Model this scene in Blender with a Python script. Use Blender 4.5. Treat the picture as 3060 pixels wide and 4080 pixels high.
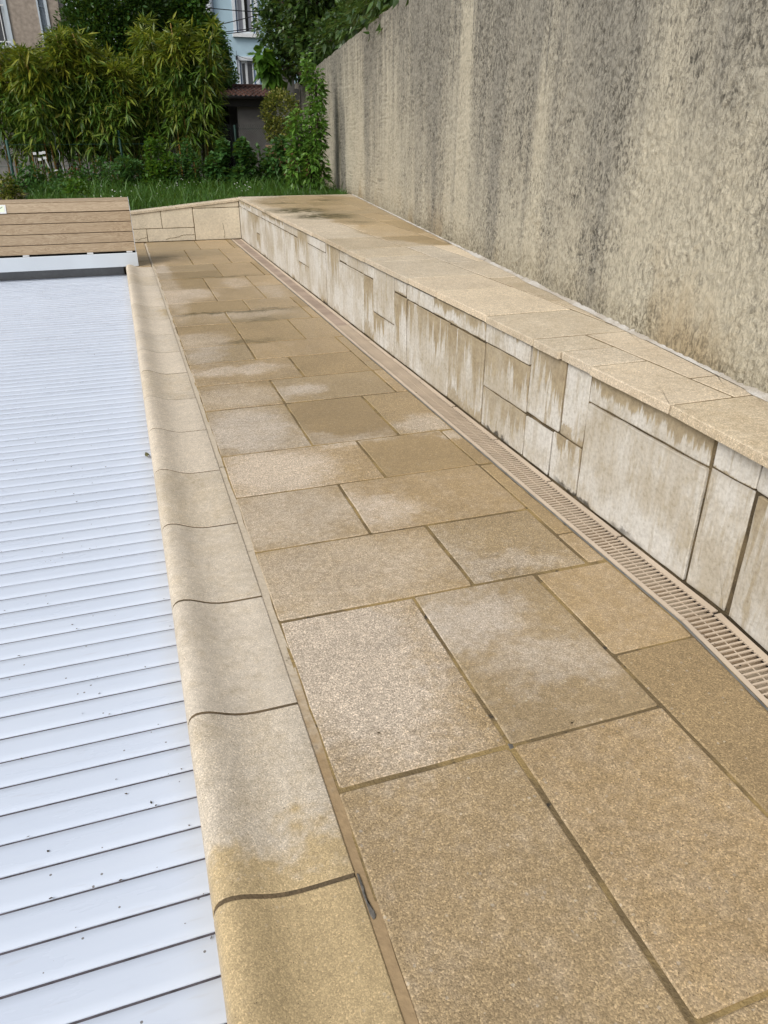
import bpy, math, random
import numpy as np
from mathutils import Matrix, Vector, noise as mnoise

# ------------------------------------------------------------------ reset, camera, light
for o in list(bpy.data.objects): bpy.data.objects.remove(o)
S = bpy.context.scene
COL = S.collection
rng = np.random.default_rng(7)
random.seed(7)

cam_d = bpy.data.cameras.new('camera')
cam_d.sensor_fit = 'HORIZONTAL'; cam_d.sensor_width = 36.0
cam_d.lens = 2912.6 / 3060 * 36.0
cam_d.clip_start = 0.05; cam_d.clip_end = 3000
cam = bpy.data.objects.new('camera', cam_d); COL.objects.link(cam)
cam.matrix_world = Matrix(((0.94809, 0.14508, -0.28297, 0), (-0.31799, 0.43477, -0.84253, 0),
                           (0.00079, 0.88878, 0.45834, 1.258), (0, 0, 0, 1)))
S.camera = cam

SUN_EL, SUN_AZ = math.radians(45), math.radians(-124)      # azimuth from +Y, towards -X
w = bpy.data.worlds.new('World'); S.world = w; w.use_nodes = True
wn = w.node_tree; wn.nodes.clear()
sky = wn.nodes.new('ShaderNodeTexSky'); sky.sky_type = 'NISHITA'; sky.sun_disc = False
sky.sun_elevation = SUN_EL; sky.sun_rotation = SUN_AZ
sky.air_density = 1.0; sky.dust_density = 3.0; sky.ozone_density = 1.0
hsv = wn.nodes.new('ShaderNodeHueSaturation'); hsv.inputs['Saturation'].default_value = 0.42   # overcast: the blue is veiled
bgd = wn.nodes.new('ShaderNodeBackground'); bgd.inputs['Strength'].default_value = 0.13
wo = wn.nodes.new('ShaderNodeOutputWorld')
wn.links.new(sky.outputs[0], hsv.inputs['Color']); wn.links.new(hsv.outputs[0], bgd.inputs['Color'])
wn.links.new(bgd.outputs[0], wo.inputs['Surface'])
sd = bpy.data.lights.new('sun', 'SUN'); sd.energy = 1.5; sd.angle = math.radians(30); sd.color = (1.0, 0.95, 0.87)
sun = bpy.data.objects.new('sun', sd); COL.objects.link(sun)
sdir = Vector((math.sin(SUN_AZ) * math.cos(SUN_EL), math.cos(SUN_AZ) * math.cos(SUN_EL), math.sin(SUN_EL)))
sun.rotation_euler = sdir.to_track_quat('Z', 'Y').to_euler(); sun.location = sdir * 60
S.view_settings.view_transform = 'Standard'; S.view_settings.look = 'None'
S.view_settings.exposure = 0.30; S.view_settings.gamma = 1.0
S.view_settings.use_curve_mapping = False

# ------------------------------------------------------------------ node helpers
class NT:
    def __init__(s, name):
        s.mat = bpy.data.materials.new(name); s.mat.use_nodes = True
        s.nt = s.mat.node_tree; s.nt.nodes.clear()
        s.out = s.nt.nodes.new('ShaderNodeOutputMaterial')
        s._pos = None
    def n(s, typ, ins=None, **props):
        nd = s.nt.nodes.new('ShaderNode' + typ)
        for k, v in props.items(): setattr(nd, k, v)
        for k, v in (ins or {}).items(): s.put(nd.inputs[k], v)
        return nd
    def put(s, inp, v):
        if hasattr(v, 'is_output') or isinstance(v, bpy.types.NodeSocket): s.nt.links.new(v, inp)
        elif isinstance(v, (tuple, list)) and len(v) == 3 and inp.type == 'RGBA': inp.default_value = (*v, 1)
        else: inp.default_value = v
    def pos(s):
        if s._pos is None: s._pos = s.n('NewGeometry').outputs['Position']
        return s._pos
    def vm(s, op, a, b=None):
        ins = {0: a}
        if b is not None: ins[1] = b
        nd = s.n('VectorMath', ins, operation=op)
        return nd.outputs['Value'] if op in ('LENGTH', 'DISTANCE', 'DOT_PRODUCT') else nd.outputs['Vector']
    def m(s, op, a, b=None, c=None, clamp=False):
        ins = {0: a}
        if b is not None: ins[1] = b
        if c is not None: ins[2] = c
        return s.n('Math', ins, operation=op, use_clamp=clamp).outputs[0]
    def mr(s, v, a, b, c=0.0, d=1.0, smooth=True):
        return s.n('MapRange', {'Value': v, 'From Min': a, 'From Max': b, 'To Min': c, 'To Max': d},
                   interpolation_type='SMOOTHSTEP' if smooth else 'LINEAR').outputs[0]
    def mix(s, f, a, b, mode='MIX'):
        nd = s.n('Mix', data_type='RGBA', blend_type=mode)
        s.put(nd.inputs['Factor'], f); s.put(nd.inputs[6], a); s.put(nd.inputs[7], b)
        return nd.outputs[2]
    def ramp(s, f, stops, interp='LINEAR'):
        nd = s.n('ValToRGB', {'Fac': f}); cr = nd.color_ramp; cr.interpolation = interp
        while len(cr.elements) < len(stops): cr.elements.new(0.5)
        for e, (p, c) in zip(cr.elements, stops):
            e.position = p; e.color = (*c, 1) if isinstance(c, tuple) else (c, c, c, 1)
        return nd.outputs[0]
    def noise(s, scale, vec=None, detail=2.0, rough=0.5, dist=0.0):
        return s.n('TexNoise', {'Vector': vec if vec is not None else s.pos(), 'Scale': scale, 'Detail': detail,
                                'Roughness': rough, 'Distortion': dist}).outputs[0]
    def noisec(s, scale, vec=None, detail=2.0):
        return s.n('TexNoise', {'Vector': vec if vec is not None else s.pos(), 'Scale': scale, 'Detail': detail}).outputs[1]
    def voro(s, scale, vec=None, rnd=1.0):
        return s.n('TexVoronoi', {'Vector': vec if vec is not None else s.pos(), 'Scale': scale, 'Randomness': rnd})
    def sep(s, v):
        nd = s.n('SeparateXYZ', {0: v}); return nd.outputs
    def comb(s, x, y, z): return s.n('CombineXYZ', {0: x, 1: y, 2: z}).outputs[0]
    def scaled(s, v, x, y, z): return s.vm('MULTIPLY', v, (x, y, z))
    def bsdf(s, col, rough=0.7, spec=0.3, bump=None, bs=0.3, bd=0.01, metallic=0.0, coat=0.0):
        b = s.n('BsdfPrincipled', {'Base Color': col, 'Roughness': rough, 'Specular IOR Level': spec, 'Metallic': metallic})
        if coat: b.inputs['Coat Weight'].default_value = coat
        if bump is not None:
            s.put(b.inputs['Normal'], s.n('Bump', {'Height': bump, 'Strength': bs, 'Distance': bd}).outputs[0])
        s.nt.links.new(b.outputs[0], s.out.inputs[0]); return b
    def rnd(s): return s.n('ObjectInfo').outputs['Random']

def warp(t, amt=0.10, fine=0.035, sc=5.0):
    n1 = t.vm('SUBTRACT', t.noisec(sc, detail=3), (0.5, 0.5, 0.5))
    n2 = t.vm('SUBTRACT', t.noisec(sc * 7, detail=2), (0.5, 0.5, 0.5))
    return t.vm('ADD', t.vm('ADD', t.pos(), t.vm('SCALE', n1, None) if False else t.vm('MULTIPLY', n1, (amt * 2,) * 3)),
                t.vm('MULTIPLY', n2, (fine * 2,) * 3))

def blobs(t, wp, items):
    """soft-edged stain patches: (cx, cy, rx, ry, softness, weight)"""
    acc = None
    for cx, cy, rx, ry, so, wt in items:
        d = t.vm('LENGTH', t.vm('MULTIPLY', t.vm('SUBTRACT', wp, (cx, cy, 0)), (1 / rx, 1 / ry, 0)))
        v = t.mr(d, 1 - so, 1 + so, wt, 0.0)
        acc = v if acc is None else t.m('MAXIMUM', acc, v)
    return acc

def simple(name, col, rough=0.6, spec=0.4, var=0.12, sc=20.0, metallic=0.0, bs=0.15, coat=0.0):
    t = NT(name); n = t.noise(sc, detail=4)
    a = tuple(c * (1 - var) for c in col); b = tuple(min(1, c * (1 + var)) for c in col)
    t.bsdf(t.ramp(n, [(0.3, a), (0.7, b)]), rough, spec, n, bs, 0.004, metallic, coat)
    return t.mat

# ------------------------------------------------------------------ stone with aggregate
def stone(name, wet, dry, g_scale, g_contrast, dry_items, wet_items=None, default_dry=0.0, rough=(0.40, 0.85), trough=0.0, tintf=1.0, moss=None, bump=0.35):
    t = NT(name); P = t.pos()
    wp = warp(t, 0.13, 0.075)
    d = blobs(t, wp, dry_items) if dry_items else default_dry
    d = t.m('MAXIMUM', d, default_dry) if dry_items else d
    if wet_items:
        wv = blobs(t, wp, wet_items); d = t.m('MULTIPLY', d, t.m('SUBTRACT', 1.0, wv))
    n0 = t.noise(3.1, detail=5, rough=0.6); n1 = t.noise(11.0, detail=4, rough=0.65); n2 = t.noise(42.0, detail=3, rough=0.6)
    d = t.m('ADD', t.m('ADD', d, t.m('MULTIPLY', t.m('SUBTRACT', n1, 0.5), 0.9)), t.m('ADD', t.m('MULTIPLY', t.m('SUBTRACT', t.rnd(), 0.5), 0.30), t.m('MULTIPLY', t.m('SUBTRACT', n2, 0.5), 0.55)), clamp=True)
    base = t.mix(d, wet, dry)
    rn = t.rnd()
    base = t.mix(0.55, base, t.mix(rn, (0.80, 0.74, 0.66), (1.12, 1.10, 1.06)), 'MULTIPLY') if False else base
    tint = t.ramp(rn, [(0.0, (0.84, 0.81, 0.76)), (0.25, (0.99, 0.95, 0.88)), (0.5, (0.94, 0.94, 0.95)), (0.75, (1.03, 0.99, 0.94)), (1.0, (1.12, 1.07, 1.0))])
    base = t.mix(tintf, base, tint, 'MULTIPLY')
    mott = t.m('ADD', t.m('MULTIPLY', t.m('SUBTRACT', n0, 0.5), 0.5), t.m('MULTIPLY', t.m('SUBTRACT', n2, 0.5), 0.45))
    base = t.mix(1.0, base, t.comb_grey(t.m('ADD', 1.0, mott)), 'MULTIPLY')
    # aggregate
    dp = t.vm('ADD', P, t.vm('MULTIPLY', t.noisec(g_scale * 0.6), (0.004, 0.004, 0.004)))
    v = t.voro(g_scale, dp); c = t.sep(v.outputs['Color'])
    v2 = t.voro(g_scale * 0.38, dp); c2 = t.sep(v2.outputs['Color'])
    g = t.ramp(c[0], [(0.0, 0.50), (0.10, 0.62), (0.45, 0.90), (0.75, 1.16), (0.92, 1.50), (1.0, 1.75)])
    wn = t.noise(g_scale * 0.75, detail=3, rough=0.7)
    g = t.mix(1.0, g, t.ramp(wn, [(0.36, 0.60), (0.50, 1.0), (0.62, 1.32)]), 'MULTIPLY')
    g = t.mix(t.m('MULTIPLY', g_contrast, t.mr(t.m('FRACT', t.m('MULTIPLY', t.rnd(), 5.7)), 0.0, 1.0, 0.6, 1.0, False)), (1, 1, 1), g)
    base = t.mix(1.0, base, g, 'MULTIPLY')
    chip = t.m('GREATER_THAN', c2[1], 0.975); chip = t.m('MULTIPLY', chip, t.m('LESS_THAN', v2.outputs['Distance'], 0.42))
    base = t.mix(t.m('MULTIPLY', chip, 0.55 * g_contrast), base, t.ramp(c2[0], [(0, (0.62, 0.52, 0.38)), (0.5, (0.34, 0.32, 0.30)), (1, (0.70, 0.62, 0.48))]))
    pit = t.m('MULTIPLY', t.m('GREATER_THAN', c[2], 0.975), t.m('LESS_THAN', v.outputs['Distance'], 0.36))
    base = t.mix(t.m('MULTIPLY', pit, 0.7), base, (0.05, 0.035, 0.02))
    if trough:                                # paints the shade, plus some grey dirt, of the hollow behind the rolled nose
        tx = t.sep(P)[0]; tv = t.m('MULTIPLY', t.mr(tx, 0.02, 0.075), t.mr(tx, 0.08, 0.15, 1, 0))
        base = t.mix(t.m('MULTIPLY', tv, t.m('MULTIPLY', t.mr(n0, 0.25, 0.6), trough)), base, (0.20, 0.165, 0.115))
    if moss:
        mv = blobs(t, wp, moss); mv = t.m('MULTIPLY', mv, t.mr(n1, 0.25, 0.6))
        base = t.mix(mv, base, (0.060, 0.052, 0.014))
    r = t.mr(d, 0, 1, rough[0], rough[1], False)
    t.bsdf(base, r, 0.3, t.m('SUBTRACT', t.m('MULTIPLY', n2, 0.6), t.m('MULTIPLY', v.outputs['Distance'], 0.6)), bump, 0.004)
    return t.mat
def _cg(s, v): return s.comb(v, v, v)
NT.comb_grey = _cg

WET = (0.362, 0.275, 0.160); DRY = (0.505, 0.440, 0.358)
deck_dry = [(.40, 1.50, .24, .36, .45, 1), (.80, 1.60, .17, .15, .5, .85), (.92, 1.33, .18, .10, .6, .6), (.52, 1.95, .40, .24, .5, .8),
            (1.02, 1.82, .22, .07, .6, .6), (.44, 2.40, .30, .26, .5, .95), (.72, 2.33, .15, .14, .6, .8), (.44, 2.82, .24, .24, .5, .95),
            (1.34, 2.96, .06, .08, .4, .9), (.42, 3.33, .24, .34, .5, .95), (.82, 3.09, .26, .08, .6, .8), (1.25, 3.14, .15, .13, .5, .85),
            (.45, 3.86, .26, .2, .5, .85), (.80, 3.88, .13, .11, .6, .8), (.50, 4.36, .28, .10, .6, .75), (.38, 4.75, .12, .2, .6, .6), (.40, 5.15, .2, .25, .5, .8),
            (.33, 6.9, .12, .95, .5, .7), (.50, 6.9, .18, .3, .6, .75), (.32, 8.1, .10, .6, .4, .75), (.85, 5.9, .35, .15, .6, .4), (1.2, 6.8, .12, .35, .6, .45), (.95, 7.3, .12, .25, .6, .5)]
deck_moss = [(.55, 6.0, .25, .05, .6, .75), (.95, 6.0, .25, .05, .6, .7), (.9, 7.68, .35, .06, .6, .5), (.7, 5.02, .2, .06, .6, .5), (.9, 5.66, .2, .08, .6, .45), (.35, 9.2, .1, .1, .6, .3)]
M_tile = stone('paving_stone', WET, DRY, 320.0, 0.78, deck_dry, moss=deck_moss)
M_cope = stone('coping_stone', (0.495, 0.385, 0.22), (0.575, 0.51, 0.415), 380.0, 0.45, None, 
               [(.16, .45, .5, .56, .10, 1), (.24, 6.15, .05, .10, .3, .7), (.24, 6.75, .04, .05, .3, .7), (.15, 9.9, .2, 1.2, .2, .7)], default_dry=0.95, bump=0.2, trough=0.0, tintf=0.35)
M_cap = stone('cap_stone', (0.39, 0.30, 0.175), (0.565, 0.50, 0.395), 300.0, 0.6, None,
              [(2.55, 7.4, .62, 1.9, .12, 1), (2.3, 9.4, .75, 1.2, .2, 1), (2.1, 6.2, .2, .5, .3, .8), (2.3, 5.7, .25, .4, .2, .9)], default_dry=0.9,
              moss=[(1.83, 8.42, .30, .30, .6, 1), (1.95, 7.75, .28, .28, .6, 1), (2.15, 7.1, .12, .1, .7, .5), (1.85, 9.43, .22, .1, .7, .7), (2.5, 9.75, .2, .12, .7, .6)], bump=0.25)
M_endwall = stone('end_wall_stone', (0.55, 0.47, 0.34), (0.66, 0.595, 0.47), 150.0, 0.12, None, None, default_dry=1.0, bump=0.15, tintf=0.4)

def mortar(name, a, b, c, sc=18.0):
    t = NT(name); n = t.noise(sc, detail=5, rough=0.65); n2 = t.noise(5.0, detail=4, rough=0.6); n3 = t.noise(160.0, detail=2)
    col = t.mix(t.mr(n2, 0.42, 0.58), a, b); col = t.mix(t.mr(n, 0.58, 0.70), col, c)
    col = t.mix(0.5, col, t.ramp(n3, [(0.2, (0.55, 0.55, 0.55)), (0.8, (1.3, 1.3, 1.3))]), 'MULTIPLY')
    t.bsdf(col, 0.9, 0.2, t.m('ADD', n, n3), 0.6, 0.006); return t.mat
M_mortar = mortar('deck_mortar', (0.31, 0.225, 0.10), (0.165, 0.122, 0.065), (0.045, 0.04, 0.033))
M_mortar_pale = mortar('pale_mortar', (0.46, 0.38, 0.28), (0.36, 0.27, 0.18), (0.22, 0.16, 0.10), 9.0)
def strip_mat():
    t = NT('mortar_strip'); y = t.sep(t.pos())[1]; n = t.noise(9.0, detail=5, rough=0.7); n2 = t.noise(60.0, detail=3)
    f = t.mr(t.m('ADD', y, t.m('MULTIPLY', t.m('SUBTRACT', n, 0.5), 1.2)), 1.15, 1.65)
    col = t.mix(f, (0.335, 0.24, 0.135), (0.50, 0.43, 0.33)); col = t.mix(t.mr(n, 0.60, 0.72), col, (0.16, 0.125, 0.08))
    col = t.mix(0.5, col, t.ramp(n2, [(0.2, (0.7, 0.7, 0.7)), (0.8, (1.2, 1.2, 1.2))]), 'MULTIPLY')
    t.bsdf(col, 0.9, 0.2, t.m('ADD', n, n2), 0.5, 0.006); return t.mat
M_strip = strip_mat()
M_sealant = simple('dark_sealant', (0.12, 0.112, 0.098), 0.8, 0.3, 0.4, 90.0)
M_capjoint = mortar('slab_joint', (0.20, 0.15, 0.085), (0.29, 0.235, 0.16), (0.08, 0.065, 0.04), 7.0)
M_mortar_dark = mortar('wall_joint_mortar', (0.17, 0.13, 0.075), (0.085, 0.066, 0.04), (0.03, 0.026, 0.02))
M_joint = mortar('coping_joint', (0.15, 0.11, 0.065), (0.105, 0.08, 0.05), (0.04, 0.035, 0.03))
M_mortar_white = mortar('white_mortar', (0.56, 0.54, 0.50), (0.46, 0.42, 0.36), (0.30, 0.26, 0.20), 14.0)

def panel_mat():
    t = NT('limewashed_panel'); P = t.pos(); rn = t.rnd(); x, y, z = t.sep(P)
    gz = t.sep(t.n('TexCoord').outputs['Generated'])[2]
    r2 = t.m('FRACT', t.m('MULTIPLY', rn, 7.31)); r3 = t.m('FRACT', t.m('MULTIPLY', rn, 17.77))
    o = t.m('MULTIPLY', rn, 37.0)
    q = t.comb(o, y, t.m('MULTIPLY', z, 0.03)); qs = t.comb(o, y, t.m('MULTIPLY', z, 0.12))
    e1 = t.noise(13.0, q, detail=5, rough=0.75); e2 = t.noise(60.0, t.comb(o, y, t.m('MULTIPLY', z, 0.35)), detail=4, rough=0.75)
    s1 = t.noise(24.0, qs, detail=4, rough=0.6); s2 = t.noise(95.0, qs, detail=3, rough=0.6)
    n1 = t.noise(16.0, detail=5, rough=0.7); n2 = t.noise(75.0, detail=4, rough=0.65); n3 = t.noise(3.2, detail=4)
    rag = t.m('ADD', t.m('MULTIPLY', t.m('SUBTRACT', e2, 0.5), 0.5), t.m('MULTIPLY', t.m('SUBTRACT', n2, 0.5), 0.16))
    # runs of bare tan stone coming down from the top edge, hard ragged ends
    ln = t.m('ADD', t.m('MULTIPLY', t.m('SUBTRACT', e1, 0.485), 3.2), t.m('ADD', rag, t.m('MULTIPLY', t.m('SUBTRACT', rn, 0.5), 1.1)))
    dripv = t.m('MULTIPLY', t.mr(t.m('SUBTRACT', ln, t.m('SUBTRACT', 1.0, gz)), -0.06, 0.16), t.mr(n3, 0.30, 0.55, 0.45, 1.0))
    # damp soaking up from the lower joint on some panels
    up = t.m('ADD', t.m('MULTIPLY', t.m('SUBTRACT', r2, 0.75), 0.8), t.m('ADD', t.m('MULTIPLY', t.m('SUBTRACT', n3, 0.5), 0.7), rag))
    soak = t.m('MULTIPLY', t.mr(t.m('SUBTRACT', up, gz), -0.02, 0.04), 0.85)
    # straight narrow runs
    run = t.m('MULTIPLY', t.mr(s1, 0.53, 0.66), 0.75)
    tan = t.m('MAXIMUM', dripv, t.m('MAXIMUM', soak, t.m('MULTIPLY', run, t.mr(r3, 0.0, 0.7, 0.35, 1.0))))
    pale = t.mix(t.mr(t.m('ADD', t.m('MULTIPLY', n3, 0.5), t.m('MULTIPLY', s1, 0.5)), 0.38, 0.60), (0.45, 0.405, 0.325), (0.60, 0.58, 0.53))
    pale = t.mix(t.m('MULTIPLY', t.mr(n1, 0.50, 0.68), 0.55), pale, (0.39, 0.335, 0.235))
    pale = t.mix(t.m('MULTIPLY', t.mr(t.m('ADD', t.m('MULTIPLY', s2, 0.35), t.m('MULTIPLY', n3, 0.65)), 0.46, 0.60), 0.7), pale, (0.61, 0.595, 0.555))
    tanc = t.mix(t.mr(n1, 0.3, 0.7), (0.28, 0.22, 0.13), (0.385, 0.315, 0.20))
    col = t.mix(t.m('MULTIPLY', tan, 0.92), pale, tanc)
    edge = t.m('MULTIPLY', t.mr(t.m('ABSOLUTE', t.m('SUBTRACT', gz, 0.5)), 0.44, 0.50), 0.35)
    col = t.mix(t.m('MULTIPLY', edge, t.mr(n2, 0.3, 0.6)), col, (0.20, 0.15, 0.085))
    # rising damp: dark mould just above the drain
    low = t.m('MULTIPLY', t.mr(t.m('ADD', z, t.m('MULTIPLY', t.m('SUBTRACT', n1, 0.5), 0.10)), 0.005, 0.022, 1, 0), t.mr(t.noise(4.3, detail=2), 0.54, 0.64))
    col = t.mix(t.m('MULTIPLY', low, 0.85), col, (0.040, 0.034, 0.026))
    col = t.mix(0.75, col, t.ramp(n2, [(0.25, (0.66, 0.64, 0.60)), (0.5, (1.0, 1.0, 1.0)), (0.75, (1.22, 1.22, 1.22))]), 'MULTIPLY')
    t.bsdf(col, 0.82, 0.25, t.m('ADD', n1, t.m('MULTIPLY', n2, 0.8)), 0.35, 0.006); return t.mat
M_panel = panel_mat()

def roughcast():
    t = NT('roughcast_render'); P = t.pos(); x, y, z = t.sep(P)
    q = t.comb(0.0, y, t.m('MULTIPLY', z, 0.09)); q2 = t.comb(3.0, y, t.m('MULTIPLY', z, 0.22))
    s1 = t.noise(2.6, q, detail=4, rough=0.6); s2 = t.noise(9.0, q, detail=4, rough=0.6); s3 = t.noise(30.0, q2, detail=3, rough=0.6)
    n3 = t.noise(1.3, detail=4)
    def band(c, wd, soft, wt):
        a = t.m('ABSOLUTE', t.m('SUBTRACT', t.m('ADD', y, t.m('MULTIPLY', t.m('SUBTRACT', s2, 0.5), 0.15)), c))
        return t.mr(a, wd, wd + soft, wt, 0.0)
    dark = t.m('ADD', t.m('MULTIPLY', s1, 0.62), t.m('MULTIPLY', s2, 0.42))
    hz = t.mr(z, 0.55, 2.3, -0.10, 0.20, False)
    dark = t.m('ADD', dark, hz)
    for c, wd, so, wt in [(5.24, .05, .16, .34), (3.78, .03, .12, .20), (7.9, .05, .55, .16), (2.52, .05, .22, .10), (10.4, .5, .8, .22), (13.0, .3, .6, .1)]:
        dark = t.m('SUBTRACT', dark, band(c, wd, so, wt))
    for c, wd, so, wt in [(4.52, .03, .16, .16), (3.1, .1, .4, .10), (9.3, .05, .3, .12), (6.2, .2, .6, .08), (1.75, .08, .3, .05)]:
        dark = t.m('ADD', dark, band(c, wd, so, wt))
    dark = t.m('SUBTRACT', dark, t.m('MULTIPLY', t.m('MULTIPLY', t.mr(y, 3.0, 1.9), t.mr(z, 1.6, 0.9)), 0.24))
    rl = t.m('MULTIPLY', t.mr(t.noise(13.0, t.comb(7.0, y, 0.0), detail=3, rough=0.7), 0.46, 0.74), 1.5)
    dark = t.m('ADD', dark, t.m('MULTIPLY', t.mr(t.m('SUBTRACT', rl, t.m('SUBTRACT', 2.33, z)), -0.15, 0.35), 0.26))
    # soft dark run-off streak low on the wall beside the lawn
    dark = t.m('ADD', dark, t.m('MULTIPLY', band(11.45, .10, .35, .55), t.mr(z, 1.9, 1.2)))
    # pale lower right area
    dm = t.mr(dark, 0.33, 0.76)
    # grain : dabs pulled downwards
    g = t.noise(92.0, t.vm('ADD', t.scaled(P, 1, 1, 0.55), t.vm('MULTIPLY', t.noisec(14.0), (0.03, 0.05, 0.02))), detail=3, rough=0.6)
    g2 = t.noise(38.0, t.scaled(P, 1, 1, 0.7), detail=4, rough=0.65); patch = t.noise(4.5, detail=4, rough=0.65)
    pitv = t.n('Attribute', attribute_name='pit').outputs['Fac']
    gd = t.m('ADD', t.m('MULTIPLY', t.mr(g, 0.495, 0.545), 0.66), t.m('ADD', t.m('MULTIPLY', pitv, 0.50), t.m('MULTIPLY', t.mr(g2, 0.51, 0.59), 0.38)))
    gd = t.m('MULTIPLY', gd, t.mr(patch, 0.30, 0.66, 0.55, 1.25))
    amt = t.m('ADD', 0.44, t.m('MULTIPLY', dm, 0.50))
    light = t.mix(n3, (0.53, 0.475, 0.355), (0.57, 0.53, 0.42))
    ochre = t.m('MULTIPLY', t.mr(t.m('ADD', z, t.m('MULTIPLY', s2, 0.5)), 1.15, 0.75), t.mr(t.noise(1.6, detail=3), 0.48, 0.66))
    light = t.mix(t.m('MULTIPLY', ochre, 0.5), light, (0.42, 0.285, 0.125))
    grey = t.mix(s3, (0.058, 0.054, 0.044), (0.15, 0.138, 0.112))
    mid = t.mix(t.m('MULTIPLY', dm, 0.74), light, (0.250, 0.240, 0.210))
    col = t.mix(t.m('MULTIPLY', gd, amt, clamp=True), mid, grey)
    low = t.mr(t.m('ADD', z, t.m('MULTIPLY', s2, 0.28)), 0.60, 0.86, 1, 0)
    col = t.mix(t.m('MULTIPLY', low, t.m('ADD', 0.25, t.m('MULTIPLY', gd, 0.45))), col, (0.085, 0.07, 0.036))
    fb = t.noise(240.0, detail=3)
    t.bsdf(col, 0.92, 0.15, t.m('ADD', g, t.m('MULTIPLY', fb, 0.6)), 0.85, 0.007); return t.mat
M_rough = roughcast()

def pvc():
    t = NT('white_pvc_slat'); P = t.pos(); rn = t.rnd()
    q = t.scaled(P, 0.35, 1.6, 1.0)
    n1 = t.noise(5.0, q, detail=5, rough=0.65); n2 = t.noise(30.0, t.scaled(P, 0.3, 2.0, 1), detail=3)
    sp = t.voro(60.0); spc = t.sep(sp.outputs['Color'])
    col = t.mix(n1, (0.55, 0.62, 0.74), (0.635, 0.70, 0.80))
    col = t.mix(t.mr(n2, 0.60, 0.75, 0, 0.25), col, (0.47, 0.49, 0.54))
    edge = t.mr(t.m('ADD', t.sep(P)[0], t.m('MULTIPLY', t.m('SUBTRACT', n2, 0.5), 0.06)), -0.10, -0.025, 0, 0.25)
    col = t.mix(edge, col, (0.50, 0.50, 0.48))
    dot = t.m('MULTIPLY', t.m('GREATER_THAN', spc[0], 0.965), t.m('LESS_THAN', sp.outputs['Distance'], 0.16))
    col = t.mix(t.m('MULTIPLY', dot, 0.8), col, (0.10, 0.075, 0.05))
    t.bsdf(col, t.mr(n1, 0.3, 0.7, 0.22, 0.42), 0.5, n2, 0.05, 0.003); return t.mat
M_pvc = pvc()

def wood():
    t = NT('oak_composite'); P = t.pos(); rn = t.rnd()
    q = t.vm('ADD', t.scaled(P, 1.0, 9.0, 9.0), t.comb(t.m('MULTIPLY', rn, 50.0), t.m('MULTIPLY', rn, 13.0), 0.0))
    n1 = t.noise(2.4, q, detail=4, rough=0.6, dist=1.2)
    rings = t.m('FRACT', t.m('MULTIPLY', n1, 9.0)); rings = t.m('ABSOLUTE', t.m('SUBTRACT', rings, 0.5))
    fine = t.noise(30.0, t.scaled(P, 0.4, 8.0, 8.0), detail=3)
    col = t.ramp(t.m('ADD', t.m('MULTIPLY', rings, 1.1), t.m('MULTIPLY', fine, 0.5)), [(0.15, (0.29, 0.21, 0.13)), (0.5, (0.42, 0.32, 0.21)), (0.95, (0.51, 0.41, 0.285))])
    col = t.mix(0.35, col, t.mix(rn, (0.78, 0.80, 0.84), (1.06, 1.0, 0.95)), 'MULTIPLY')
    t.bsdf(col, 0.55, 0.35, fine, 0.12, 0.002); return t.mat
M_wood = wood()

def leafmat(name, cols, rough=0.45, trans=0.35, spec=0.4):
    t = NT(name); r = t.n('NewGeometry').outputs['Random Per Island']
    n = t.noise(1.7, detail=2)
    f = t.m('ADD', t.m('MULTIPLY', r, 0.75), t.m('MULTIPLY', t.m('SUBTRACT', n, 0.35), 0.5), clamp=True)
    k = len(cols) - 1
    col = t.ramp(f, [(i / k, c) for i, c in enumerate(cols)])
    b = t.n('BsdfPrincipled', {'Base Color': col, 'Roughness': rough, 'Specular IOR Level': spec})
    tr = t.n('BsdfTranslucent', {'Color': t.mix(0.5, col, (0.22, 0.30, 0.02))})
    mx = t.n('MixShader', {0: trans}); t.nt.links.new(b.outputs[0], mx.inputs[1]); t.nt.links.new(tr.outputs[0], mx.inputs[2])
    t.nt.links.new(mx.outputs[0], t.out.inputs[0]); return t.mat
L_bam = leafmat('bamboo_leaf', [(0.022, 0.058, 0.010), (0.048, 0.110, 0.016), (0.085, 0.165, 0.022), (0.135, 0.21, 0.026), (0.21, 0.25, 0.035), (0.30, 0.24, 0.06)], 0.4, 0.25)
L_bamtip = leafmat('bamboo_shoot_leaf', [(0.09, 0.14, 0.018), (0.16, 0.21, 0.022), (0.26, 0.28, 0.028), (0.34, 0.31, 0.035)], 0.4, 0.3)
L_dark = leafmat('evergreen_leaf', [(0.016, 0.045, 0.012), (0.036, 0.095, 0.018), (0.07, 0.15, 0.026)], 0.35, 0.22)
L_ivy = leafmat('creeper_leaf', [(0.026, 0.075, 0.014), (0.055, 0.15, 0.022), (0.10, 0.23, 0.032)], 0.45, 0.3)
L_tree = leafmat('broad_tree_leaf', [(0.021, 0.049, 0.014), (0.042, 0.091, 0.023), (0.078, 0.143, 0.034), (0.111, 0.176, 0.039)], 0.3, 0.25, 0.55)
L_bright = leafmat('bright_leaf', [(0.05, 0.13, 0.018), (0.085, 0.20, 0.022), (0.13, 0.26, 0.03)], 0.4, 0.45)
L_shrub = leafmat('shrub_leaf', [(0.030, 0.090, 0.024), (0.054, 0.143, 0.033), (0.093, 0.210, 0.045)], 0.45, 0.3)
L_pear = leafmat('pear_leaf', [(0.06, 0.15, 0.025), (0.115, 0.25, 0.038), (0.19, 0.34, 0.055)], 0.35, 0.35, 0.5)
L_varieg = leafmat('variegated_leaf', [(0.054, 0.090, 0.019), (0.108, 0.144, 0.024), (0.264, 0.264, 0.048), (0.504, 0.456, 0.144)], 0.4, 0.3)
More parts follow.
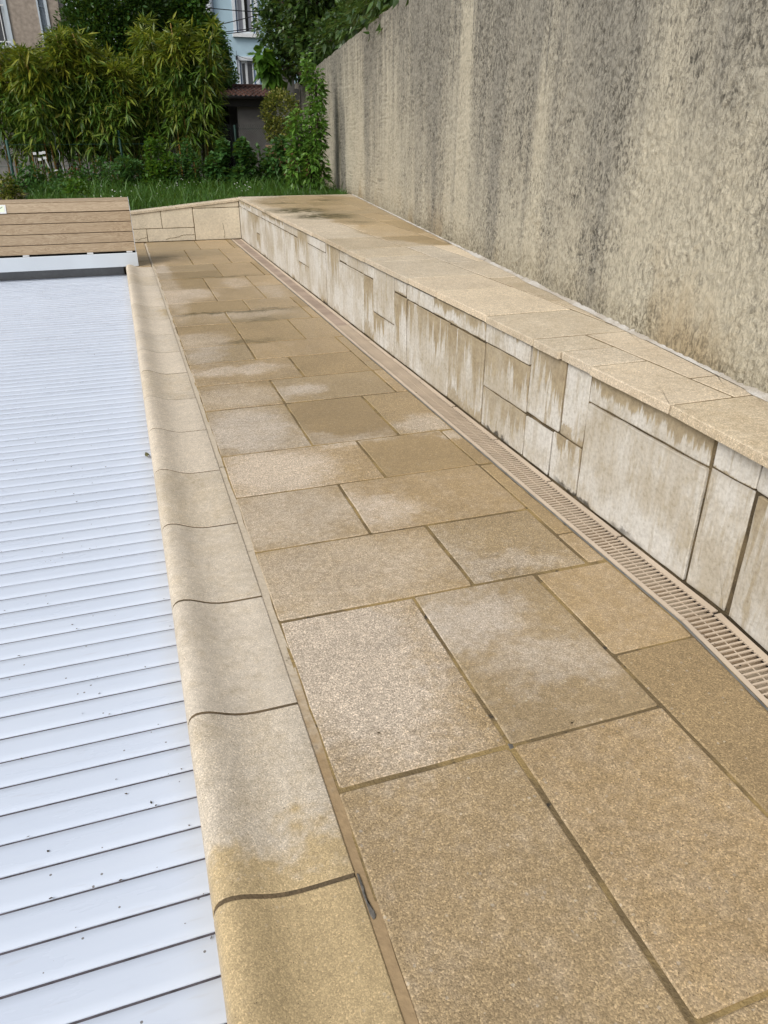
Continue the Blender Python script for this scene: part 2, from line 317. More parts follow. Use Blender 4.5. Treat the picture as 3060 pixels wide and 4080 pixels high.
L_grass = leafmat('grass_blade', [(0.024, 0.068, 0.012), (0.046, 0.127, 0.018), (0.077, 0.182, 0.026), (0.132, 0.209, 0.044)], 0.4, 0.35)
L_red = leafmat('red_leaf', [(0.10, 0.02, 0.012), (0.20, 0.04, 0.02), (0.26, 0.09, 0.03)])
L_daisy = simple('daisy_petal', (0.75, 0.75, 0.70), var=0.05)
M_culm = simple('bamboo_culm', (0.26, 0.15, 0.03), 0.4, 0.5, 0.35, 6.0)
M_culmg = simple('green_culm', (0.10, 0.11, 0.025), 0.4, 0.5, 0.35, 6.0)
M_bark = simple('bark', (0.075, 0.058, 0.04), 0.9, 0.2, 0.4, 25.0, bs=0.6)
M_soil = simple('soil', (0.055, 0.048, 0.03), 0.95, 0.1, 0.4, 9.0, bs=0.6)
M_ground = simple('earth', (0.11, 0.10, 0.06), 0.95, 0.1, 0.4, 3.0)
M_concrete = simple('grey_concrete', (0.20, 0.20, 0.19), 0.9, 0.2, 0.25, 8.0, bs=0.4)
M_gravel = simple('pale_gravel', (0.19, 0.18, 0.155), 0.95, 0.2, 0.5, 35.0, bs=0.8)
M_white = simple('white_paint', (0.70, 0.72, 0.73), 0.45, 0.4, 0.05)
M_alu = simple('white_aluminium', (0.60, 0.655, 0.71), 0.35, 0.5, 0.04, 3.0)
M_grate = simple('beige_grate_plastic', (0.55, 0.455, 0.35), 0.5, 0.4, 0.08, 7.0)
M_chan = simple('channel_interior', (0.06, 0.05, 0.045), 0.8, 0.2, 0.3, 12.0)
M_plate = simple('taupe_plate', (0.33, 0.255, 0.20), 0.6, 0.3, 0.2, 6.0)
M_rail = simple('grey_rail', (0.15, 0.15, 0.145), 0.5, 0.4, 0.3, 20.0)
M_liner = simple('grey_liner', (0.30, 0.31, 0.33), 0.5, 0.4, 0.1)
M_dark = simple('dark_void', (0.012, 0.012, 0.012), 0.9, 0.1, 0.2)
M_blue = simple('pale_blue_render', (0.40, 0.545, 0.63), 0.9, 0.2, 0.06, 2.2, bs=0.2)
M_band = simple('white_window_band', (0.62, 0.66, 0.70), 0.8, 0.2, 0.04)
M_bframe = simple('slate_blue_frame', (0.085, 0.13, 0.21), 0.5, 0.4, 0.1)
M_pipe = simple('zinc_pipe', (0.12, 0.15, 0.19), 0.4, 0.5, 0.1)
M_greyr = simple('grey_render', (0.155, 0.152, 0.148), 0.95, 0.15, 0.15, 4.0, bs=0.3)
M_beiger = simple('beige_roughcast', (0.34, 0.29, 0.245), 0.95, 0.15, 0.22, 14.0, bs=0.8)
M_shut = simple('pale_blue_shutter', (0.50, 0.57, 0.63), 0.5, 0.4, 0.05)
M_rooft = simple('brown_roof_tile', (0.085, 0.043, 0.033), 0.8, 0.25, 0.5, 3.0, bs=0.4)
M_green = simple('green_painted_metal', (0.02, 0.07, 0.055), 0.5, 0.4, 0.1)
M_wire = simple('galvanised_wire', (0.10, 0.11, 0.115), 0.5, 0.5, 0.1, metallic=0.4)
M_stake = simple('bare_metal_stake', (0.62, 0.66, 0.68), 0.3, 0.6, 0.05, metallic=0.3)
M_brick = simple('red_brick', (0.20, 0.10, 0.062), 0.9, 0.2, 0.3, 9.0)
M_terra = simple('terracotta_ledge', (0.36, 0.25, 0.15), 0.8, 0.2, 0.2, 9.0)
M_black = simple('black_plastic', (0.015, 0.015, 0.017), 0.4, 0.4, 0.1)
M_label = simple('pale_label', (0.72, 0.78, 0.62), 0.5, 0.3, 0.04)
M_ink = simple('grey_ink', (0.16, 0.20, 0.20), 0.6, 0.3, 0.05)
M_litter = leafmat('dead_leaf', [(0.02, 0.014, 0.01), (0.06, 0.035, 0.018), (0.11, 0.06, 0.03)], 0.8, 0.1)
M_snail = simple('curled_leaf', (0.10, 0.095, 0.035), 0.5, 0.3, 0.5, 60.0)
M_gapshade = simple('slat_gap_shade', (0.085, 0.075, 0.085), 0.7, 0.3, 0.4, 30.0)  # shade between the slats given as a dark colour
M_water = simple('pool_water', (0.03, 0.09, 0.11), 0.05, 0.5, 0.05)
def glassmat():
    t = NT('window_glass'); t.bsdf((0.045, 0.048, 0.058), 0.08, 0.6); return t.mat
M_glass = glassmat()
M_reflpane = simple('painted_reflection_glass', (0.20, 0.20, 0.235), 0.12, 0.6, 0.06, 1.5)  # reflection on the upper panes put into their base colour

# ------------------------------------------------------------------ mesh helpers
class MB:
    def __init__(s): s.V = []; s.F = []
    def add(s, V, F):
        b = len(s.V); s.V += [tuple(v) for v in V]; s.F += [tuple(i + b for i in f) for f in F]; return s
    def box(s, x0, x1, y0, y1, z0, z1):
        return s.add([(x0, y0, z0), (x1, y0, z0), (x1, y1, z0), (x0, y1, z0), (x0, y0, z1), (x1, y0, z1), (x1, y1, z1), (x0, y1, z1)],
                     [(3, 2, 1, 0), (4, 5, 6, 7), (0, 1, 5, 4), (1, 2, 6, 5), (2, 3, 7, 6), (3, 0, 4, 7)])
    def tube(s, pts, r, n=6, cap=True):
        pts = [Vector(p) for p in pts]; k = len(pts); V = []
        rr = r if isinstance(r, (list, tuple)) else [r] * k
        for i, p in enumerate(pts):
            d = (pts[min(i + 1, k - 1)] - pts[max(i - 1, 0)]).normalized()
            a = d.orthogonal().normalized() if abs(d.z) < 0.99 else Vector((1, 0, 0))
            a = (Vector((1, 0, 0)) - d * d.x); a = a.normalized() if a.length > 0.1 else (Vector((0, 1, 0)) - d * d.y).normalized()
            b = d.cross(a)
            for j in range(n):
                t = 2 * math.pi * j / n; V.append(p + (a * math.cos(t) + b * math.sin(t)) * rr[i])
        F = [(i * n + j, i * n + (j + 1) % n, (i + 1) * n + (j + 1) % n, (i + 1) * n + j) for i in range(k - 1) for j in range(n)]
        if cap: F += [tuple(range(n - 1, -1, -1)), tuple(range((k - 1) * n, k * n))]
        return s.add(V, F)
    def build(s, name, mat, parent=None, smooth=False, kind=None):
        me = bpy.data.meshes.new(name); me.from_pydata(s.V, [], s.F); me.update()
        if smooth: me.shade_smooth() if hasattr(me, 'shade_smooth') else None
        return link(name, me, mat, parent, kind)

def link(name, me, mat, parent=None, kind=None):
    o = bpy.data.objects.new(name, me); COL.objects.link(o)
    if mat is not None and len(me.materials) == 0: me.materials.append(mat)
    if parent is not None: o.parent = parent
    if kind: o['kind'] = kind
    return o
def tag(o, label, cat=None, group=None, kind=None):
    o['label'] = label
    if cat: o['category'] = cat
    if group: o['group'] = group
    if kind: o['kind'] = kind
    return o
def thing(name, label, cat=None, group=None, kind=None):
    o = bpy.data.objects.new(name, None); COL.objects.link(o); o.empty_display_size = 0.1
    return tag(o, label, cat, group, kind)

def np_mesh(name, V, F, mat, parent=None, kind=None):
    V = np.asarray(V, np.float32); F = np.asarray(F, np.int32); k = F.shape[1]
    me = bpy.data.meshes.new(name)
    me.vertices.add(len(V)); me.vertices.foreach_set('co', V.ravel())
    me.loops.add(F.size); me.loops.foreach_set('vertex_index', F.ravel())
    me.polygons.add(len(F)); me.polygons.foreach_set('loop_start', np.arange(0, F.size, k, dtype=np.int32))
    me.polygons.foreach_set('loop_total', np.full(len(F), k, np.int32))
    me.update(calc_edges=True); me.validate()
    return link(name, me, mat, parent, kind)

def nz(a): return a / np.maximum(np.linalg.norm(a, axis=1, keepdims=True), 1e-6)
def leaves(name, P, D, L, W, mat, parent=None, droop=0.0, kind=None, N=None):
    P = np.asarray(P, float); n = len(P); D = nz(np.asarray(D, float))
    L = np.broadcast_to(np.asarray(L, float), (n,))[:, None]; W = np.broadcast_to(np.asarray(W, float), (n,))[:, None]
    up = N if N is not None else nz(np.array([0, 0, 1.0]) + rng.normal(0, 0.45, (n, 3)))
    Sd = nz(np.cross(D, up) + 1e-4); Nn = np.cross(Sd, D)
    dz = np.array([0, 0, -1.0])
    v0 = P; v1 = P + D * L * .38 + Sd * W * .5 + dz * L * droop * .2; v3 = P + D * L * .38 - Sd * W * .5 + dz * L * droop * .2
    v2 = P + D * L * .45 - Nn * W * .16 + dz * L * droop * .25; v4 = P + D * L + dz * L * droop
    V = np.stack([v0, v1, v2, v3, v4], 1).reshape(-1, 3)
    F = (np.array([[0, 1, 2], [0, 2, 3], [1, 4, 2], [2, 4, 3]])[None] + (np.arange(n) * 5)[:, None, None]).reshape(-1, 3)
    return np_mesh(name, V, F, mat, parent, kind)

def ell_points(n, c, r, shell=0.35):
    d = nz(rng.normal(0, 1, (n, 3))); rad = 1 - shell * rng.random((n, 1)) ** 1.6
    return np.array(c) + d * np.array(r) * rad, nz(d / np.array(r))

def slab(poly, z0, z1, bev=0.005, jit=0.0012, step=0.11, corner=0.006, mapf=None):
    """a stone with slightly irregular edges, rounded corners and a bevelled arris"""
    pts = []
    k = len(poly)
    for i in range(k):
        a = np.array(poly[i], float); b = np.array(poly[(i + 1) % k], float); L = np.linalg.norm(b - a)
        if L < 1e-5: continue
        d = (b - a) / L; c = min(corner * random.uniform(0.5, 1.6), L * 0.3); m = max(1, min(9, int(L / step)))
        for q in range(m + 1):
            s_ = c + (L - 2 * c) * q / m
            pts.append(a + d * s_ + np.array([-d[1], d[0]]) * random.uniform(-jit, jit))
    pts = np.array(pts); n = len(pts)
    e = np.roll(pts, -1, 0) - np.roll(pts, 1, 0); e /= np.maximum(np.linalg.norm(e, axis=1, keepdims=True), 1e-9)
    nin = np.stack([-e[:, 1], e[:, 0]], 1)          # inward for a CCW outline
    inn = pts + nin * bev
    V = [(p[0], p[1], z0) for p in pts] + [(p[0], p[1], z1 - bev * .7) for p in pts] + [(p[0], p[1], z1) for p in inn]
    F = []
    for r_ in (0, 1):
        for i in range(n):
            j = (i + 1) % n; F.append((r_ * n + i, r_ * n + j, (r_ + 1) * n + j, (r_ + 1) * n + i))
    cen = inn.mean(0); V.append((cen[0], cen[1], z1))             # fan from the middle: stays clean with jittered edges
    F += [(2 * n + i, 2 * n + (i + 1) % n, 3 * n) for i in range(n)]
    if mapf: V = [mapf(*v) for v in V]
    mb = MB(); mb.V = V; mb.F = F; return mb

YB = 1.375
def bx(x, y): return x + (y - YB) * 0.10 if y < YB else x      # the wall line turns slightly near the camera
def xw(y): return 1.60 + 0.1405 * y                            # foot of the boundary wall
GAP = 0.0055

# ------------------------------------------------------------------ ground and terrace body
mb = MB(); mb.add([(-900, -900, -1.75), (900, -900, -1.75), (900, 900, -1.75), (-900, 900, -1.75)], [(0, 1, 2, 3)])
tag(mb.build('ground', M_ground), 'wide brown earth ground reaching the horizon', kind='structure')
mb = MB(); mb.box(-0.015, 1.75, -5, 10.66, -1.7, -0.03); mb.box(-14, -4.12, -5, 12, -1.7, -0.01); mb.box(-4.12, -0.015, -5, -2.2, -1.7, -0.01); mb.box(-4.12, -0.02, 8.9, 10.66, -1.7, -0.004)
tag(mb.build('terrace', M_mortar_pale), 'mortar bed under the stone pool terrace', kind='structure')
mb = MB(); mb.box(-4.1, -0.02, -2.2, 8.9, -0.34, -0.30)
tag(mb.build('water', M_water), 'dark pool water beneath the white slatted cover', kind='structure')

# ------------------------------------------------------------------ paved terrace: every slab its own part
a, b, c, d, e, R = .267, .680, .886, .1098 * 10, 1.302, 1.369
tiles = [(a, b, -.35, 1.10), (b, d, .47, 1.10), (b, d, -.35, .47), (d, R, 1.31, 1.745), (d, R, .62, 1.31), (d, R, -.35, .62),
         (a, b, 1.10, 1.748), (b, d, 1.10, 1.748), (a, c, 1.748, 2.165), (c, e, 1.748, 2.165), (e, R, 1.748, 1.955), (e, R, 1.955, 2.6),
         (a, b, 2.165, 2.607), (b, e, 2.165, 2.607), (a, c, 2.607, 3.04), (c, e, 2.607, 3.04), (e, R, 2.607, 3.03),
         (a, b, 3.04, 3.662), (b, d, 3.04, 3.662), (d, R, 3.04, 3.662), (a, b, 3.662, 4.10), (b, e, 3.662, 4.10), (e, R, 3.662, 4.10),
         (a, c, 4.10, 4.555), (c, e, 4.10, 4.555), (e, R, 4.10, 4.31), (e, R, 4.31, 4.965), (a, b, 4.555, 4.97), (b, e, 4.555, 4.97),
         (a, b, 4.97, 5.61), (b, d, 4.97, 5.61), (d, R, 4.97, 5.61), (a, b, 5.61, 6.035), (b, e, 5.61, 6.035), (e, R, 5.61, 6.035),
         (a, c, 6.035, 6.47), (c, e, 6.035, 6.47), (e, R, 6.035, 6.47), (a, b, 6.47, 7.09), (b, d, 6.47, 7.09), (d, R, 6.47, 7.09),
         (a, b, 7.09, 7.66), (b, d, 7.09, 7.66), (d, R, 7.09, 7.66), (a, c, 7.66, 8.10), (a, c, 8.10, 8.56), (c, e, 7.66, 8.56), (e, R, 7.66, 8.56),
         (a, b, 8.56, 9.2), (a, b, 9.2, 9.76), (b, d, 8.56, 9.2), (b, d, 9.2, 9.76), (d, R, 8.56, 9.36), (d, R, 9.36, 9.76),
         (a, c, 9.76, 10.62), (c, e, 9.76, 10.62), (e, R, 9.76, 10.62), (-.02, .243, 8.57, 8.98), (-.02, .243, 8.98, 9.45), (-.02, .243, 9.45, 10.0), (-.02, .243, 10.0, 10.62)]
pav = thing('stone_paving', 'honey coloured stone slab paving between pool coping and slotted drain', kind='structure')
MB().box(.262, 1.372, -.6, 10.64, -0.03, -0.0024).build('mortar_bed', M_mortar, pav)
mb = MB()                                                        # pale mortar strip beside the coping
strip = [(.2465, y_) for y_ in np.arange(-.4, 10.6, .08)]
Vs = []
for _, y_ in strip:
    Vs += [(.2436, y_, -.003), (.2645 + random.uniform(-.002, .004), y_, -.0012 + random.uniform(-.002, .0012)), (.276, y_, -.02), (.2436, y_, -.02)]
Fs = [(4 * i + j, 4 * i + (j + 1) % 4, 4 * i + 4 + (j + 1) % 4, 4 * i + 4 + j) for i in range(len(strip) - 1) for j in range(4)]
mb.add(Vs, [f[::-1] for f in Fs]); mb.build('mortar_strip', M_strip, pav)
mb = MB(); q_ = [(.2455, .81), (.249, .797), (.256, .803), (.255, .815), (.250, .83), (.2505, .86), (.2498, .893), (.2455, .897)]
slab(q_, -.01, .0009, .001, .0008, .02, .002).build('dark_sealant', M_sealant, pav)
slab([(.674, 1.090), (.686, 1.092), (.687, 1.106), (.677, 1.110)], -.01, -.0016, .001, .001, .01, .003).build('dark_sealant', M_sealant, pav)
for x0, x1, y0, y1 in tiles:
    g = GAP; j = lambda: random.uniform(-.0018, .0018)
    x0g = x0 + g + j() - (0.005 if x0 == a else 0); x1g = x1 - (g if x1 < R else 0.001) + j(); y0g = y0 + g + j(); y1g = y1 - g + j()
    P = [(x0g, y0g), (bx(x1g, y0g) if x1 == R else x1g, y0g), (bx(x1g, y1g) if x1 == R else x1g, y1g), (x0g, y1g)]
    if x1 == R and y0g < YB < y1g: P.insert(2, (x1g, YB))
    slab(P, -.028, random.uniform(-.0012, .0012), .0035, .0014, .09).build('tile', M_tile, pav)

# ------------------------------------------------------------------ pool coping
prof = [(.243, -.02), (.243, -.001), (.240, 0), (.20, 0), (.165, -.0003), (.135, .0003), (.113, .0025), (.09, .0075), (.068, .0155), (.048, .0245), (.030, .0315), (.012, .035),
        (-.002, .034), (-.013, .0285), (-.020, .019), (-.024, .006), (-.0255, -.010), (-.024, -.032), (-.017, -.056), (-.005, -.060)]
cop = thing('pool_coping', 'beige reconstituted stone coping with rolled nose along the white pool cover', 'coping')
def sweep(pf, ys, shrink=0.0, flare=None):
    V = []; n = len(pf)
    for y_ in ys:
        f = flare(y_) if flare else 0
        for (x_, z_) in pf:
            dx = f * max(0, min(1, (0.14 - x_) / 0.14)) if f else 0
            V.append((x_ - dx, y_, z_ - shrink))
    F = [(i * n + j, i * n + j + 1, (i + 1) * n + j + 1, (i + 1) * n + j) for i in range(len(ys) - 1) for j in range(n - 1)]
    F += [tuple(range(n - 1, -1, -1)), tuple(range((len(ys) - 1) * n, len(ys) * n))]
    mb = MB(); mb.V = V; mb.F = F; return mb
fl_ = lambda y_: 0.0 if y_ > .70 else 1.7 * (.70 - y_) ** 1.5
js = [-.11, .39] + [.895 + .5015 * k for k in range(15)] + [8.55]
for y0, y1 in zip(js[:-1], js[1:]):
    ys = [y0 + .005, y0 + .007] + list(np.linspace(y0 + .03, y1 - .03, 4 if y0 > .5 else 14)) + [y1 - .007, y1 - .005]
    o = sweep(prof, ys, random.uniform(-.0008, .0008), fl_ if y0 < .6 else None).build('coping_stone', M_cope, cop, smooth=True)
pv = [Vector(p) for p in prof]; pin = []
for i_, p_ in enumerate(pv):
    tg = (pv[min(i_ + 1, len(pv) - 1)] - pv[max(i_ - 1, 0)]).normalized(); pin.append((p_.x - tg.y * .0012, p_.y + tg.x * .0012))
pin = [(x_, z_) for x_, z_ in pin]
o = sweep(pin, [.86, 8.54]).build('mortar_bed', M_joint, cop, smooth=True)

# ------------------------------------------------------------------ slatted pool cover
cov = thing('pool_cover', 'white slatted pool cover lying on the water beside the stone coping', 'pool cover')
PIT = .0853
sp = [(0, -.012), (0, -.0012), (.0012, 0), (.02, .0009), (.0395, .0012), (.059, .0009), (.0775, 0), (.0788, -.0012), (.0788, -.012)]
V = []
for x_ in (-4.06, -.017): V += [(x_, y_, z_) for y_, z_ in sp]
n = len(sp)
F = [(j, j + 1, n + j + 1, n + j) for j in range(n - 1)] + [tuple(range(n - 1, -1, -1)), tuple(range(n, 2 * n))]
mb = MB().add(V, [f[::-1] for f in F]); proto = mb.build('slat', M_pvc, cov, smooth=True)
proto.data.set_sharp_from_angle(angle=math.radians(50))
y_ = 1.276 + PIT * .02 - PIT * 14; k = 0
while y_ < 8.78:
    o = proto if k == 0 else proto.copy()
    if k: COL.objects.link(o); o.parent = cov
    o.location = (0, y_, -.1 + random.uniform(-.0006, .0006)); y_ += PIT; k += 1
MB().box(-4.06, -.017, .08, 8.78, -.125, -.1034).build('gap_shade_sheet', M_gapshade, cov)  # dark sheet added under the slats so their gaps read as shaded
mb = MB(); mb.box(-.0145, 0.0, -2.2, 8.9, -1.2, -.062)
tag(mb.build('pool_wall', M_liner), 'grey lined pool wall under the coping nose', kind='structure')
mb = MB(); mb.box(-4.1, -.05, 8.80, 8.90, -.25, .012)
tag(mb.build('pool_end_beam', M_liner), 'grey beam at the pool end below the timber bench', kind='structure')

# little leaves and dirt on the cover
n = 210
px = -.035 - np.abs(rng.normal(0, .55, n)); py = .75 + rng.random(n) ** 1.5 * 7.8
px[:110] = -.03 - rng.random(110) ** 1.5 * 1.1
snap = rng.random(n) < .55; ph = (1.276 + PIT * .02)
py = np.where(snap, ph + np.round((py - ph) / PIT) * PIT + rng.normal(0, .003, n), py)
ang = rng.random(n) * 6.28
D = np.stack([np.cos(ang), np.sin(ang), rng.normal(.15, .1, n)], 1)
sz = rng.uniform(.003, .010, n)
o = leaves('leaf_litter', np.stack([px, py, np.full(n, -.0965)], 1), D, sz, sz * .55, M_litter, kind='stuff')
tag(o, 'scattered dead leaf crumbs and dirt specks on the white slats', kind='stuff')
n = 46; px = rng.uniform(1.40, 1.50, n); py = 1.1 + rng.random(n) ** 1.5 * 6; px[26:] = rng.uniform(.3, 1.9, 20); pz = np.where(px > 1.53, .529, .0015); px = np.where((px > 1.37) & (px < 1.53), 1.395, px)
ang = rng.random(n) * 6.28; D = np.stack([np.cos(ang), np.sin(ang), rng.normal(.1, .05, n)], 1); sz = rng.uniform(.004, .011, n)
o = leaves('leaf_litter', np.stack([px, py, pz], 1), D, sz, sz * .5, M_litter, kind='stuff'); tag(o, 'few dark crumbs of leaf on the paving and drain', kind='stuff')
# a curled leaf caught beside the coping
mb = MB(); V = []
for i in range(9):
    t = i / 8; wdt = .011 * math.sin(math.pi * (.08 + .84 * t))
    for j in range(7):
        q = (j / 6 - .5) * 4.2
        V.append((-.044 - .010 * (t - .5) + wdt * math.sin(q), 3.36 + .034 * t, -.088 + .010 * math.cos(q) * (.5 + t * .5) + .004))
F = [(i * 7 + j, i * 7 + j + 1, (i + 1) * 7 + j + 1, (i + 1) * 7 + j) for i in range(8) for j in range(6)]
tag(mb.add(V, F).build('curled_leaf', M_snail, smooth=True), 'olive curled leaf caught between white slat and coping nose', 'leaf')

# ------------------------------------------------------------------ slotted drain
dr = thing('channel_drain', 'beige slotted channel drain running along the foot of the retaining wall', 'drain')
def shear(mb):
    mb.V = [(bx(x_, y_), y_, z_) for x_, y_, z_ in mb.V]; return mb
mb = MB()
for y0, y1 in ((-.6, .4), (.4, YB), (YB, 10.62)):
    mb.box(1.374, 1.522, y0, y1, -.128, -.12); mb.box(1.3795, 1.383, y0, y1, -.12, -.015); mb.box(1.513, 1.522, y0, y1, -.12, -.015)
shear(mb).build('channel', M_chan, dr)
mb = MB()
for y0, y1 in ((-.6, .4), (.4, YB), (YB, 10.62)): mb.box(1.3712, 1.3785, y0, y1, -.03, -.0015)
shear(mb).build('edge_rail', M_rail, dr)
GL = .488
def grate(y0, slots, pitch_bar, x0=1.3815, x1=1.517, sl=1.398, sr=1.494):
    mb = MB(); y1 = y0 + GL - .002; zt, zb = -.0008, -.0055
    mb.box(x0, sl, y0, y1, zb, zt); mb.box(sr, x1, y0 + .004, y1 - .006, zb, zt)
    p = (y1 - y0) / slots
    for k in range(slots + 1):
        yc = y0 + p * k
        ya, yb_ = max(y0, yc - pitch_bar / 2), min(y1, yc + pitch_bar / 2)
        if k in (0, slots): ya, yb_ = (y0, y0 + pitch_bar * .4) if k == 0 else (y1 - pitch_bar * .5, y1)
        mb.box(sl, sr, ya, yb_, zb, zt - .0004)
        if k and k < slots:                      # rounded slot ends
            for xs, sg in ((sl, 1), (sr, -1)):
                for yy, dy in ((yb_, .0035), (ya, -.0035)):
                    mb.add([(xs, yy, zt - .0004), (xs + sg * .0045, yy, zt - .0004), (xs, yy + dy, zt - .0004), (xs, yy, zb), (xs + sg * .0045, yy, zb), (xs, yy + dy, zb)],
                           [(0, 1, 2), (2, 1, 0), (1, 4, 5, 2), (2, 5, 4, 1)])
    mb.box((sl + sr) / 2 - .0014, (sl + sr) / 2 + .0014, y0, y1, zb, zt - .0025)
    return mb
k0 = -4
for k in range(k0, 20):
    y0 = 1.387 + GL * k
    if y0 > 10.2: break
    if y0 < 5.2:
        o = shear(grate(y0, 25, .0056)).build('grate', M_grate, dr); o.location = (random.uniform(-.0012, .0012), 0, random.uniform(-.0012, .0008))
    else:
        mb = MB(); y1 = min(y0 + GL - .003, 10.61)
        mb.box(1.3815, 1.402, y0, y1, -.014, -.0008); mb.box(1.492, 1.517, y0, y1, -.014, -.0008); mb.build('cover_rail', M_grate, dr)
        MB().box(1.4025, 1.4915, y0, y1, -.014, -.0035).build('cover_plate', M_plate, dr)

# ------------------------------------------------------------------ retaining wall
rw = thing('retaining_wall', 'low retaining wall of lime streaked stone panels above the slotted drain', 'wall')
mb = MB(); mb.box(1.533, 1.70, YB, 10.66, -.1, .494)
mb.add([(bx(1.533, -.6), -.6, -.1), (bx(1.68, -.6), -.6, -.1), (1.68, YB, -.1), (1.533, YB, -.1), (bx(1.533, -.6), -.6, .494), (bx(1.68, -.6), -.6, .494), (1.68, YB, .494), (1.533, YB, .494)],
       [(3, 2, 1, 0), (4, 5, 6, 7), (0, 1, 5, 4), (1, 2, 6, 5), (2, 3, 7, 6), (3, 0, 4, 7)])
mb.build('core', M_mortar_dark, rw)
panels = [(-.5, .55, 0, .395), (.55, 1.36, 0, .395), (-.5, .5, .40, .492), (.5, 1.12, .40, .492), (1.125, YB, .402, .492), (YB, 1.545, .402, .492), (1.378, 1.552, 0, .395), (1.557, 2.19, 0, .386), (1.56, 2.197, .392, .492),
          (2.2, 2.362, .205, .492), (2.366, 2.63, .205, .492), (2.2, 2.408, 0, .198), (2.413, 2.63, 0, .19), (2.637, 3.058, .405, .490), (2.637, 3.058, .196, .40), (2.637, 3.058, 0, .19),
          (3.065, 3.48, 0, .392), (3.068, 3.703, .403, .487), (3.487, 4.12, 0, .394), (3.71, 4.128, .402, .485), (4.128, 4.342, 0, .398), (4.136, 4.346, .408, .484),
          (4.352, 4.768, .202, .487), (4.352, 4.546, 0, .194), (4.552, 4.768, 0, .194), (4.775, 4.99, 0, .402), (4.775, 5.425, .41, .486), (4.995, 5.622, 0, .404), (5.432, 5.622, .412, .484),
          (5.628, 6.032, 0, .486), (6.038, 6.668, .414, .486), (6.038, 6.24, 0, .406), (6.246, 6.668, 0, .406), (6.674, 7.08, .206, .486), (6.674, 7.08, 0, .200),
          (7.088, 7.74, .414, .486), (7.088, 7.42, 0, .406), (7.426, 7.74, 0, .406), (7.746, 8.94, .414, .486), (7.746, 8.28, 0, .408), (8.286, 8.74, 0, .408), (8.746, 9.14, 0, .408),
          (9.146, 9.39, .216, .408), (9.146, 9.39, 0, .21), (8.946, 9.7, .414, .486), (9.706, 10.62, .414, .486), (9.396, 9.95, 0, .408), (9.956, 10.64, 0, .408)]
for y0, y1, z0, z1 in panels:
    fx = 1.525 + random.uniform(-.002, .003)
    y0 += .0006; y1 -= .0006
    P = [(y0 + random.uniform(0, .003), z0 + .001), (y1 - random.uniform(0, .003), z0 + .001), (y1 - random.uniform(0, .003), z1), (y0 + random.uniform(0, .003), z1)]
    # u = y, v = z ; outward is -x : mirror so that the outline stays CCW seen from outside
    P = [(-u, v) for u, v in P][::-1]
    lean = random.uniform(-.002, .002)
    slab(P, 0, .022, .0032, .0018, .06, .004, mapf=lambda u, v, h, fx=fx, lean=lean, bx=(bx if y1 <= YB + .01 else (lambda q, _: q)): (bx(fx + .022 - h + lean * v * 3, -u), -u, v)).build('panel', M_panel, rw)

# ------------------------------------------------------------------ raised paving on top of it
rp = thing('raised_paving', 'raised beige stone slab shelf between retaining wall and roughcast wall', kind='structure')
mb = MB()
mb.add([(bx(1.525, -.5), -.5, .5240), (xw(-.5), -.5, .5240), (xw(10.66), 10.66, .5240), (1.525, 10.66, .5240), (1.525, YB, .5240)], [(0, 1, 2, 3, 4)])
mb.build('mortar_bed', M_capjoint, rp)
XE = 1.512
caps = [(XE, None, -.5, 1.10), (XE, None, 1.10, 1.745), (XE, 1.75, 1.745, 2.187), (XE, 1.75, 2.187, 2.393), (XE, 1.75, 2.393, 2.60), (1.75, None, 1.745, 1.957), (1.75, None, 1.957, 2.60),
        (XE, 1.96, 2.60, 3.045), (XE, 1.96, 3.045, 3.655), (1.96, None, 2.66, 3.26), (1.96, None, 3.26, 3.94), (XE, 1.96, 3.655, 4.08), (XE, 1.96, 4.08, 4.715), (1.96, None, 3.94, 4.54),
        (XE, 1.96, 4.715, 4.915), (XE, 1.96, 4.915, 5.35), (1.96, 2.17, 4.54, 5.34), (2.17, None, 4.54, 5.34), (XE, 1.93, 5.35, 5.98), (1.93, 2.34, 5.34, 5.95), (2.34, None, 5.34, 6.1),
        (XE, 1.93, 5.98, 6.41), (1.93, 2.34, 5.95, 6.8), (2.34, None, 6.1, 7.1), (XE, 1.93, 6.41, 7.05), (1.93, 2.34, 6.8, 7.2), (XE, 2.13, 7.05, 7.88), (2.13, 2.34, 7.2, 7.88), (2.34, 2.57, 7.1, 7.88), (2.57, None, 7.1, 7.7),
        (2.57, None, 7.7, 8.5), (XE, 1.93, 7.88, 8.5), (1.93, 2.57, 7.88, 8.3), (1.93, 2.57, 8.3, 8.9), (XE, 1.93, 8.5, 8.9), (2.57, None, 8.5, 9.2), (XE, 2.15, 8.9, 9.5), (2.15, 2.57, 8.9, 9.5),
        (XE, 1.93, 9.5, 10.1), (1.93, 2.4, 9.5, 10.1), (2.4, 2.57, 9.5, 10.1), (2.57, None, 9.2, 9.9), (2.57, None, 9.9, 10.64), (XE, 2.1, 10.1, 10.64), (2.1, 2.57, 10.1, 10.64)]
for x0, x1, y0, y1 in caps:
    g = .0042; y0g, y1g = y0 + g + random.uniform(-.001, .001), y1 - g + random.uniform(-.001, .001)
    edge = x0 == XE; dx = random.uniform(-.006, .005) if edge else g
    xr = (lambda q: xw(q) - .012) if x1 is None else (lambda q: x1 - g)
    xl = (lambda q: XE + dx + min(0, q - 1.745) * .055) if edge else (lambda q: x0 + g)
    P = [(xl(y0g), y0g), (xr(y0g), y0g), (xr(y1g), y1g), (xl(y1g), y1g)]
    slab(P, .4965, .5265 + random.uniform(-.001, .001), .004, .0012, .10, .004).build('slab', M_cap, rp)
